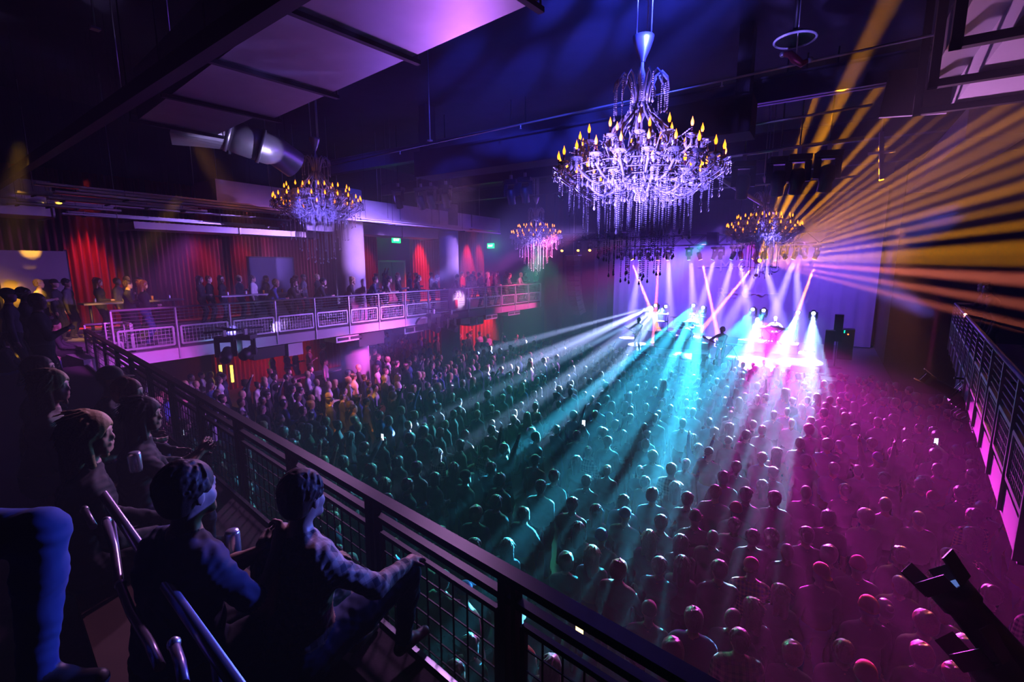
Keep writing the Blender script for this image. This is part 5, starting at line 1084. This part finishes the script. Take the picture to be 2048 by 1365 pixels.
RAILP=[('drink_talk',250,-15.8,'man in black at the near end of the side balcony beside the woman in jeans','black',('short','brown')),
('woman_hands_front',281,-15.2,'smiling woman in black top and blue jeans at the near end of the side balcony','black',('long','red'),None,0,'denim'),
('rail_lean',530,-14.75,'person with pale hair leaning on the balcony rail just right of the violet beam','blue',('short','blond')),('rail_lean_woman',570,-14.75,'woman leaning on the balcony rail below the left chandelier','black',('long','brown')),
('rail_lean',628,-14.8,'man leaning on the rail left of the thick column','black',('short','black')),('rail_lean_woman',690,-14.75,'woman at the rail in front of the thick column','black',('long','blond')),
('rail_lean',735,-14.75,'man at the rail just right of the thick column','navy',('short','black')),('rail_lean',764,-14.8,'man in a checked shirt leaning at the rail left of the banner','plaid',('short','black')),('drink_talk',795,-15.0,'person with a glass at the rail halfway between thick column and banner','charcoal',('bun','brown')),
('rail_lean_woman',826,-14.8,'woman at the rail two places left of the banner','black',('bob','brown')),('rail_lean',862,-14.8,'man at the rail close to the left edge of the banner','black',('short','brown')),
('rail_lean',903,-14.7,'man in a dark top holding the white banner over the rail','navy',('short','black')),('rail_lean',932,-14.75,'man in a pale shirt at the right edge of the banner','grey',('short','grey')),
('drink_talk',958,-14.9,'person in black right of the banner','black',('short','brown')),('man_relaxed',975,-15.0,'woman-haired person in a pink-lit top at the rail past the banner','grey',('long','blond')),('woman_hands_front',990,-15.0,'person in jeans at the rail, third right of the banner','black',('long','brown'),None,0,'denim'),
('rail_lean',1010,-14.8,'man with a drink at the rail near the far end of the side balcony','charcoal',('short','brown')),('rail_lean_woman',1034,-14.8,'person in a white top at the rail near the far end','white',('bob','blond')),('drink_talk',1050,-15.6,'man in red, next to last at the far end of the balcony','red',('short','brown')),('man_arms_up',1072,-15.0,'last person at the far end of the side balcony, arms raised','black',('short','brown'))]
for r in RAILP: bal(*r)
BACKP=[('drink_talk',72,-18.3,'man in a yellow-lit top before the pale panel at the far left','yellow'),('woman_relaxed',103,-18.2,'person in a dark cap beside the pale panel','charcoal'),('man_relaxed',128,-18.6,'man in grey right of the pale panel','grey'),('woman_hands_front',192,-18.6,'woman lit amber at the left bar ledge','black'),('man_relaxed',230,-18.9,'bald man behind the left bar ledge','charcoal'),('man_cross',250,-20.0,'man in an amber-lit beanie at the left bar ledge','black'),('woman_relaxed',275,-19.2,'blond woman in a light top at the right end of the left bar ledge','cream'),
('woman_hands_front',397,-18.8,'woman with an amber-lit face at the left end of the second ledge','black'),('man_relaxed',415,-19.0,'man second along the second ledge','black'),('woman_relaxed',440,-18.8,'woman in the middle of the second ledge','black'),('man_drink',476,-18.8,'man in black with yellow light on his drink','black'),('man_broad',503,-18.2,'man in a white jacket standing before the dark panel','white'),('man_relaxed',530,-18.4,'bald man in navy in front of the dark panel','navy'),
('man_drink',590,-17.2,'man in checked shirt walking behind the rail under the left chandelier','plaid'),('man_relaxed',605,-18.6,'man in grey with a dark cap under the left chandelier','grey'),('man_cross',633,-18.6,'man holding a tray left of the thick column','black'),
('woman_relaxed',752,-18.0,'person lit cyan-green before the double doors','white'),('man_arms_up',768,-18.4,'person with raised hand before the double doors','grey'),('man_broad',795,-18.6,'broad man in a pale jacket in front of the double doors','grey'),('woman_relaxed',818,-18.2,'person in teal right of the double doors','blue'),('woman_hands_front',832,-17.6,'woman in a sleeveless top facing right beyond the doors','cream'),('man_relaxed',862,-18.2,'single person standing left of the slim column','charcoal'),
('man_relaxed',924,-17.8,'person in a pink-lit shirt right behind the slim column','red'),('man_drink',936,-18.2,'man in a jacket right of the slim column','charcoal'),('man_relaxed',947,-18.6,'red-haired person in front of the bright red curtain','olive'),('woman_relaxed',962,-17.8,'woman with light hair in front of the red curtain','black'),('man_relaxed',976,-18.2,'man in green below the far exit sign','olive'),('man_broad',984,-17.4,'man in an orange-red shirt below the far exit sign','red'),('woman_relaxed',995,-18.0,'person in red next to the orange-red shirt','red'),('man_relaxed',1012,-18.2,'tall person in bright red standing apart on the balcony','red')]
tops['yellow']=tops['cream']
for i,r in enumerate(BACKP): bal(r[0],r[1],r[2],r[3],r[4],({'w':('long' if i%2 else 'bun')}.get(r[0][0],'buzz' if 'bald' in r[3] else 'short'),['blond','brown','black','red','brown'][i%5]) if not('cap' in r[3] or 'beanie' in r[3]) else None,(('cap','black') if 'cap' in r[3] else ('beanie','yellow')) if ('cap' in r[3] or 'beanie' in r[3]) else None,[0,0,1,0,2][i%5])
# bar ledges with drinks
cup=mat('plastic_cup',(.7,.7,.75),.2); can=mat('drink_can',(.6,.65,.8),.25,.7); amb=mat('amber_drink',(.8,.35,.03),.2)
def ledge(label,y0,y1,x,dz):
    t=thing('bar_ledge',label,'bar ledge',(x,(y0+y1)/2,dz),world=True); MB().box((x-.28,y0,dz+1.02),(x+.28,y1,dz+1.07)).build('ledge_top',mat('ledge_grey',(.25,.24,.27),.4),t)
    n_=max(2,int((y1-y0)/1.5))
    for k in range(n_): y=y0+.2+(y1-y0-.4)*k/(n_-1); MB().cyl((x,y,dz),(x,y,dz+1.02),.04).cyl((x,y,dz),(x,y,dz+.03),.2,n=14).build('leg',black,t)
def drink(label,p,m,r=.033,h_=.13):
    t=thing('drink_can' if m is can else 'drink_cup',label,'drink',p,group='drinks standing on the bar ledges'); MB().lathe([(.0,0),(r*.85,0),(r,h_),(r*.9,h_),(r*.8,.01)] if m is not can else [(0,0),(r*.9,.005),(r,.02),(r,h_-.02),(r*.85,h_),(0,h_-.004)],12).build('vessel',m,t)
ledge('long grey bar ledge with drinks at the left of the side balcony',4.9-.4,7.0,-17.6,DZ); ledge('second bar ledge with drinks below the dark panel',8.3,11.4,-17.9,DZ); ledge('small high table between the columns',14.3,15.3,-17.0,DZ)
for i,(y,x,m) in enumerate([(4.8,-17.5,can),(5.5,-17.6,can),(6.2,-17.5,amb),(6.7,-17.6,can),(8.6,-17.8,cup),(9.3,-17.9,cup),(9.9,-17.8,amb),(10.7,-17.9,amb),(14.6,-17,cup),(15.0,-17,cup)]): drink(f'{ {"drink_can":"metal can","plastic_cup":"clear cup","amber_drink":"glass of amber drink"}[m.name]} on a balcony ledge, {ordw[i]} towards the stage',(x,y,DZ+1.07),m)
# panels: pale menu board and dark screen
t=thing('pale_panel','leaning pale panel with two round yellow light spots at the far left','panel',at(72,560,x=-19.6),PI/2); MB().box((-.75,-.03,-1.0),(.75,.03,.85)).build('board',mat('pale_board',(.35,.30,.33),.7),t); MB().box((-.8,.03,-1.05),(-.7,.09,.9)).box((.7,.03,-1.05),(.8,.09,.9)).build('side_frame',darkm,t)
spot('panel_spot',(-17.0,at(72,560,x=-19.6).y,7.5),at(60,500,x=-19.6),(1,.5,.02),1500,9,.3,.05); spot('panel_spot',(-17.4,at(72,560,x=-19.6).y+.4,7.5),at(58,520,x=-19.6),(1,.5,.02),900,8,.3,.05)
t=thing('dark_screen','dark bluish panel standing on the upper balcony behind two men','panel',at(545,560,x=-20.6),PI/2); MB().box((-1.0,-.04,-1.9),(1.0,.04,.95)).build('board',mat('blue_board',(.07,.08,.16),.6),t); MB().box((-1.06,-.05,-1.95),(-1.0,.05,1.0)).box((1.0,-.05,-1.95),(1.06,.05,1.0)).box((-1.06,-.05,.95),(1.06,.05,1.01)).build('frame',black,t)
# the banner over the rail
bp=at(917,590,x=-13.9); t=thing('cloth_banner','white cloth banner with numbers hanging over the balcony rail','banner',(-14.0,bp.y,4.45),PI/2)
b=MB(); 
for i in range(13):
    for j in range(9):
        x=-.62+1.24*i/12; z=.0-.98*j/8; b.v.append((x+.015*math.sin(j*1.1),-.05-.03*math.sin(i*1.3)-.02*math.cos(j*.9+i*.5),z-.04*math.sin(PI*i/12)))
for i in range(12):
    for j in range(8): b.f.append((i*9+j,i*9+j+1,(i+1)*9+j+1,(i+1)*9+j)); b.sm.append(True)
b.build('cloth',mat('banner_cloth',(.72,.68,.7),.8),t)
letters('93.7',.42,.002,mat('banner_print',(.35,.1,.4),.7),t,(.0,-.13,-.3),(PI/2,0,0)); MB().box((-.3,-.13,-.9),(-.1,-.12,-.5)).build('red_figure',mat('banner_red',(.7,.03,.05),.7),t)
MB().box((.0,-.13,-.62),(.42,-.12,-.6)).box((.0,-.13,-.72),(.35,-.12,-.70)).box((.0,-.13,-.8),(.4,-.12,-.79)).build('small_print',mat('banner_print',(.35,.1,.4),.7),t)
# raised drinkers under the side balcony and the bar with yellow lights
ledge('bar rail under the side balcony in front of the red curtain',9.2,13.2,-17.4,0.0)
for i,(px_,top,l) in enumerate([(545,'white','man in white standing under the side balcony before the red curtain'),(575,'blue','woman in a blue striped top under the side balcony'),(592,'black','person in black second right of the man in white'),(620,'grey','pale-shirted person under the side balcony facing right'),(648,'charcoal','man holding a drink under the side balcony left of the column')]):
    p=at(px_,738,x=-18.6); place_person(['man_relaxed','woman_hands_front','man_cross','man_drink','man_broad'][i],(-18.6,p.y,.25),face(p),l,'people under the side balcony',0,top,'black',(['short','long','short','bob','curly'][i],['brown','blond','black','brown','brown'][i]),None,.013)
struct('trim_step',MB().box((-20.8,8.6,0),(-17.9,15,.25)),stagem)
t=thing('wall_lights','two glowing yellow tube lamps under the side balcony','lamp',at(443,750,x=-19),0,world=True); yl=mat('tube_yellow',(1,.8,.2),.3,emit=(1,.62,.05),es=4)
for a in (442,464): p=at(a,748,x=-19); MB().cyl(p+Vector((0,0,-.33)),p+Vector((0,0,.33)),.05).build('tube',yl,t); MB().cyl(p+Vector((0,0,.33)),(p.x,p.y,3.05),.015).build('stem',black,t)
# ---------------- seated people beside the camera ----------------
HF=.0075
hairF={n:mat('near_hair_'+n,c,.6,spec=.35,noise=(140,.5),bump=.7) for n,c in dict(black=(.012,.01,.01),brown=(.035,.02,.014),blond=(.5,.36,.18),red=(.2,.05,.025),grey=(.3,.3,.3)).items()}
def sit_person(label,headpx,zt,rz,top,pant,hair,hat=None,skin=0,h=HF,hat_mat=None,origin=None,**kw):
    """one-off seated figure: headpx is the pixel of the head, zt the tier it sits on"""
    p,hc,Rm=person(pose='sit',fine=True,**kw)
    V,Fq,mi=field_mesh(p,h,{TOP:.005,PANT:.004}); me=np_mesh('person',V,Fq,mi,[skins[skin],tops[top],pants[pant],shoe])
    hw_=Matrix.Rotation(rz,3,'Z')@Vector(hc); P=at(headpx[0],headpx[1],z=zt+hw_.z); loc=Vector((P.x-hw_.x,P.y-hw_.y,zt))
    o=bpy.data.objects.new('person',me); col.objects.link(o); o.location=loc; o.rotation_euler.z=rz; tag(o,label,'person','seated people at the rear balcony')
    if hair:
        V,Fq,mi=field_mesh(hair_prims(hair[0],hc,Rm,fine=True),.0055,warp=(lambda X: X+.0007*np.sin(X[...,[1,2,0]]*np.array((260,60,330))))); q=bpy.data.objects.new('hair',np_mesh('hair',V,Fq,None,[hairF[hair[1]]])); col.objects.link(q); q.parent=o
    if hat:
        V,Fq,mi=field_mesh(hat_prims(hat[0],hc,Rm,back=len(hat)>2),h*.8); q=bpy.data.objects.new({'cap':'cap','beanie':'beanie','brim':'brimmed_hat'}[hat[0]],np_mesh('hat',V,Fq,None,[hats[hat[1]]])); col.objects.link(q); q.parent=o
    return o,loc,hc,Rm
def glasses(o,hc,Rm):
    b=MB(); T=lambda *v: hc+Rm@np.array(v)
    for k in (-1,1): b.tube([T(k*.033+.024*math.cos(a),.107,.012+.018*math.sin(a)) for a in [PI/6*i for i in range(13)]],.002,5,False); b.cyl(T(k*.057,.105,.015),T(k*.08,.0,.01),.002,n=5)
    b.cyl(T(-.01,.108,.014),T(.01,.108,.014),.002,n=5); b.build('glasses',black,o)
T1=3.25; T2=3.4
o1,l1,_,_=sit_person('man in a plaid shirt sitting nearest the front railing, hand on his knee',(607,995),T1,.05,'plaid','denim',('short','brown'),lean=.18,hL=(-.22,.40,.66),hR=(.24,.52,.72),headyaw=.2,pitch=-.05,curl=(.5,.35),palmR=(0,-.2,-1),palmL=(0,0,-1),kn=((-.16,.40,.46),(.2,.58,.62)),ft=((-.2,.55,.085),(.1,.62,.15)),build=1.25)
o2,l2,_,_=sit_person('young man in a dark blue T-shirt with clasped hands, sitting beside the man in plaid',(378,985),T2,.1,'navy','black',('short','brown'),sleeve='short',lean=.15,build=1.15,hL=(.08,.38,.84),hR=(.15,.37,.88),headyaw=.1,pL=(-1,-.3,-1.6),pR=(.8,-.2,-1.6),curl=(1.0,1.1),palmL=(1,0,.2),palmR=(-1,0,.2))
o3,l3,_,_=sit_person('dark-haired woman with glasses clapping her hands beside the railing',(290,832),T1,-.35,'charcoal','denim',('long','black'),sex='f',sleeve='short',lean=.2,hL=(.02,.42,.86),hR=(.08,.43,.88),headyaw=-.35,curl=(.15,.15),palmL=(1,0,0),palmR=(-1,0,0))
sit_person('woman with long light hair seen from behind, left of the clapping woman',(182,872),T2,-.2,'black','black',('long','blond'),sex='f',lean=.15,hL=(-.1,.36,.6),hR=(.12,.36,.6),headyaw=-.4)
sit_person('blond woman with wavy hair in a beige top, hand at her chin',(106,775),T2,-.2,'cream','denim',('long','blond'),sex='f',lean=.2,hL=(-.1,.36,.6),hR=(.12,.36,.6),headyaw=-.45,h=.009)
sit_person('person in a dark brimmed cap in front of the blond woman',(225,762),T1,-.25,'black','denim',None,('cap','black'),lean=.2,hL=(-.15,.38,.6),hR=(.15,.38,.6),headyaw=-.5,h=.009)
sit_person('red-haired person whose pale profile shows above the clapping woman',(258,788),T1,-.3,'black','black',('short','red'),lean=.15,hL=(-.15,.38,.6),hR=(.15,.38,.6),headyaw=-.5,h=.009)
o,l,hc,Rm=sit_person('man with glasses looking up, sitting at the far left rows',(82,742),T2,-.3,'black','black',('short','black'),lean=.1,hL=(-.15,.36,.6),hR=(.15,.36,.6),headyaw=-.3,pitch=.2,h=.010); glasses(o,hc,Rm)
far=[(44,642,'man in a dark jacket with round glasses at the left edge, upper row','grey',('curly','brown'),None),(60,665,'man in a brimmed hat in the far left middle rows','black',None,('brim','white')),(112,650,'person leaning back with legs stretched toward the corner railing','charcoal',('short','black'),None),(12,680,'woman at the left edge, middle row','black',('long','brown'),None)]
for i,(a,b,lab,top,hr,ht) in enumerate(far): sit_person(lab,(a,b),RZ+(0 if b>600 else .35),-.3,top,['black','denim'][i%2],hr,ht,lean=.1,hL=(-.15,.38,.6),hR=(.15,.38,.62),headyaw=-.5+.1*(i%3),h=.012)
struct('floor_tier_4',MB().box((-13.4,.2,RZ),(-10.9,2.5,DZ)),MATS['tier_carpet'])
for (a,b,pk,lab,top,hr,ht) in ((14,592,'man_relaxed','man in a dark cap standing at the very left edge of the photo','grey',None,('cap','black')),(72,604,'man_drink','man with an amber-lit forehead standing behind the far left rows','charcoal',('buzz','brown'),None),(46,590,'man_cross','dark-haired person standing between the cap and the lit forehead, far left','charcoal',('short','black'),None)):
    p=at(a,b,z=DZ+1.62); place_person(pk,(p.x,p.y,DZ),-.3,lab,'people standing behind the seated rows',0,top,'black',hr,ht,.013)
# person in jeans cut off by the left edge: only the bent legs reach into view
kp=at(85,1075,D=1.35); kz=kp.z-.50
p,hc,Rm=person(pose='sit',fine=True,lean=.1,hL=(-.1,.18,.66),hR=(.2,.20,.66),kn=((-.12,.50,.52),(.13,.50,.44)),ft=((-.1,.44,.085),(.16,.52,.085)),build=1.12,curl=(.7,.7))
V,Fq,mi=field_mesh(p,.007,{TOP:.005,PANT:.003}); o=bpy.data.objects.new('person',np_mesh('person',V,Fq,mi,[skins[0],tops['black'],pants['denim'],shoe])); col.objects.link(o)
rzj=-.95; kk=Matrix.Rotation(rzj,3,'Z')@Vector((-.12,.50,0)); o.location=(kp.x-kk.x,kp.y-kk.y,kz); o.rotation_euler.z=rzj; tag(o,'person in blue jeans at the lower left edge, only the bent knees in view','person','seated people at the rear balcony')
V,Fq,mi=field_mesh(hair_prims('short',hc,Rm),.01); q=bpy.data.objects.new('hair',np_mesh('hair',V,Fq,None,[hairs['brown']])); col.objects.link(q); q.parent=o
jl=o.location.copy()
struct('floor_tier_3',MB().box((jl.x-1.2,jl.y-1.4,RZ-.3),(jl.x+.45,jl.y+.15,kz)),MATS['tier_carpet'])
# benches
def bench(label,a,b,z,back=.0):
    a=Vector((a.x,a.y,z)); b=Vector((b.x,b.y,z)); t=thing('bench',label,'bench',a,world=True); MB().bar(a+Vector((0,0,.40)),b+Vector((0,0,.40)),.42,.06).build('seat',wood,t)
    n_=max(2,int((b-a).length/1.0))
    for k in range(n_+1): q=a.lerp(b,(k+.1)/(n_+.2)); MB().bar(q,q+Vector((0,0,.37)),.06,.36,RN).build('leg',black,t)
bo=RN*.02
bench('dark wooden bench of the front seated row',l3+RD*-1.9,l1+RD*.8,T1); bench('dark wooden bench of the second seated row',l2+RD*-3.6+RN*.0,l2+RD*.45,T2)
# handrail behind the rows, with its drooping lower rail and brackets
h0=at(114,858,z=4.33); h1=at(469,1365,z=4.33); hd_=(h1-h0).normalized(); h1=h1+hd_*.9
vm=mat('handrail_paint',(.3,.26,.36),.3,.6)
t=thing('aisle_handrail','dark glossy handrail running behind the two nearest seated men','handrail',(h0.x,h0.y,T2),world=True)
MB().tube([h0-hd_*.0+Vector((-.35,.3,-.05)),h0-hd_*.05+Vector((-.06,.05,0)),h0,h1],.021,12).build('top_rail',vm,t)
def D_at(px_,py_,d): return at(px_,py_,D=d)
segs_=[[(146,918,2.9),(160,968,2.6),(168,1018,2.35),(187,1054,2.2)],[(212,1042,2.1),(228,1095,1.95),(238,1165,1.8),(262,1225,1.65),(300,1290,1.5),(320,1335,1.42)],[(347,1288,1.45),(360,1325,1.4),(368,1370,1.33)]]
for s_ in segs_: MB().tube([D_at(*q) for q in s_],.015,10).build('lower_rail',vm,t)
for q in ((169,1020,2.34),(241,1170,1.79),(213,1043,2.1),(348,1288,1.45)): MB().ball(D_at(*q),.02).build('joint',steel,t)
for f_ in (.05,.4,.75): q=h0.lerp(h1,f_); MB().cyl(q,(q.x,q.y,T2),.017).cyl((q.x,q.y,T2),(q.x,q.y,T2+.015),.05).build('post',vm,t)
# cans, cup, and a drink on the ledge
t=thing('drink_can','silver can standing in front of the young man in the T-shirt','drink',at(466,1085,D=2.25)); MB().lathe([(0,-.06),(.03,-.055),(.033,-.04),(.033,.045),(.027,.06),(0,.057)],14).build('vessel',can,t); t['group']='drinks beside the seated people'
t.location.z=max(t.location.z,T1+.06)
t=thing('drink_can','can held near the lap of the light-haired woman','drink',at(270,925,D=2.75)); MB().lathe([(0,-.06),(.03,-.055),(.033,-.04),(.033,.045),(.027,.06),(0,.057)],14).build('vessel',can,t)
# people leaning on the right balcony
def rbal(pk,f_,off,lab,top,hair,rz,hat=None):
    q=RG1.lerp(RG0,f_)+Vector((off,0,0)); return place_person(pk,(q.x,q.y,DZ),rz,lab,'people on the right balcony',0,top,'black',hair,hat,.012)
rbal('rail_lean_woman',.13,.62,'person with long dark hair leaning over the far end of the right balcony rail','black',('long','brown'),PI/2+.2); rbal('rail_lean',.19,.7,'person in black behind the one leaning over the right balcony rail','black',('short','brown'),PI/2)
rbal('woman_relaxed',.05,1.6,'pink-lit person standing farthest back on the right balcony','red',('bob','red'),.6); rbal('man_relaxed',.12,2.0,'pink-lit bald person on the right balcony','red',('buzz','red'),.5); rbal('man_drink',.2,2.2,'person with a pink face at the right edge of the photo','charcoal',('short','brown'),.9)
# grilles and boxes under the right balcony fascia
for i,(a,b) in enumerate([(1945,840),(2018,1025)]):
    p=at(a,b,z=3.0 if i==0 else 2.95); q=Vector((at(a,b,D=8.0 if i==0 else 5.0)))
    t=thing('air_vent',['small square vent box under the right balcony front','slatted white vent under the near part of the right balcony'][i],'vent',q,-.12,group='vents under the right balcony')
    MB().box((0,-.3,-.16),(.35,.3,.16)).build('housing',fascm,t); g=MB()
    for k in range(6): g.box((-.012,-.26,-.13+.045*k),(0,.26,-.11+.045*k))
    g.build('grille',darkm,t); MB().box((.1,-.03,.16),(.16,.03,3.05-q.z)).build('bracket',black,t)
solo('fascia_box',MB().box((at(1905,745,z=3.0).x,13.5,2.5),(at(1905,745,z=3.0).x+.5,14.4,3.04)),fascm,'pale box below the far part of the right balcony','box')
# raised forearm at the right edge
place_person('man_phone_up',(at(1990,1150,z=1.9).x,at(1990,1150,z=1.9).y,0),face((0,5),.2),'man raising his forearm at the right edge below the balcony','standing audience on the floor',0,'olive','black',('short','brown'),None,.013)
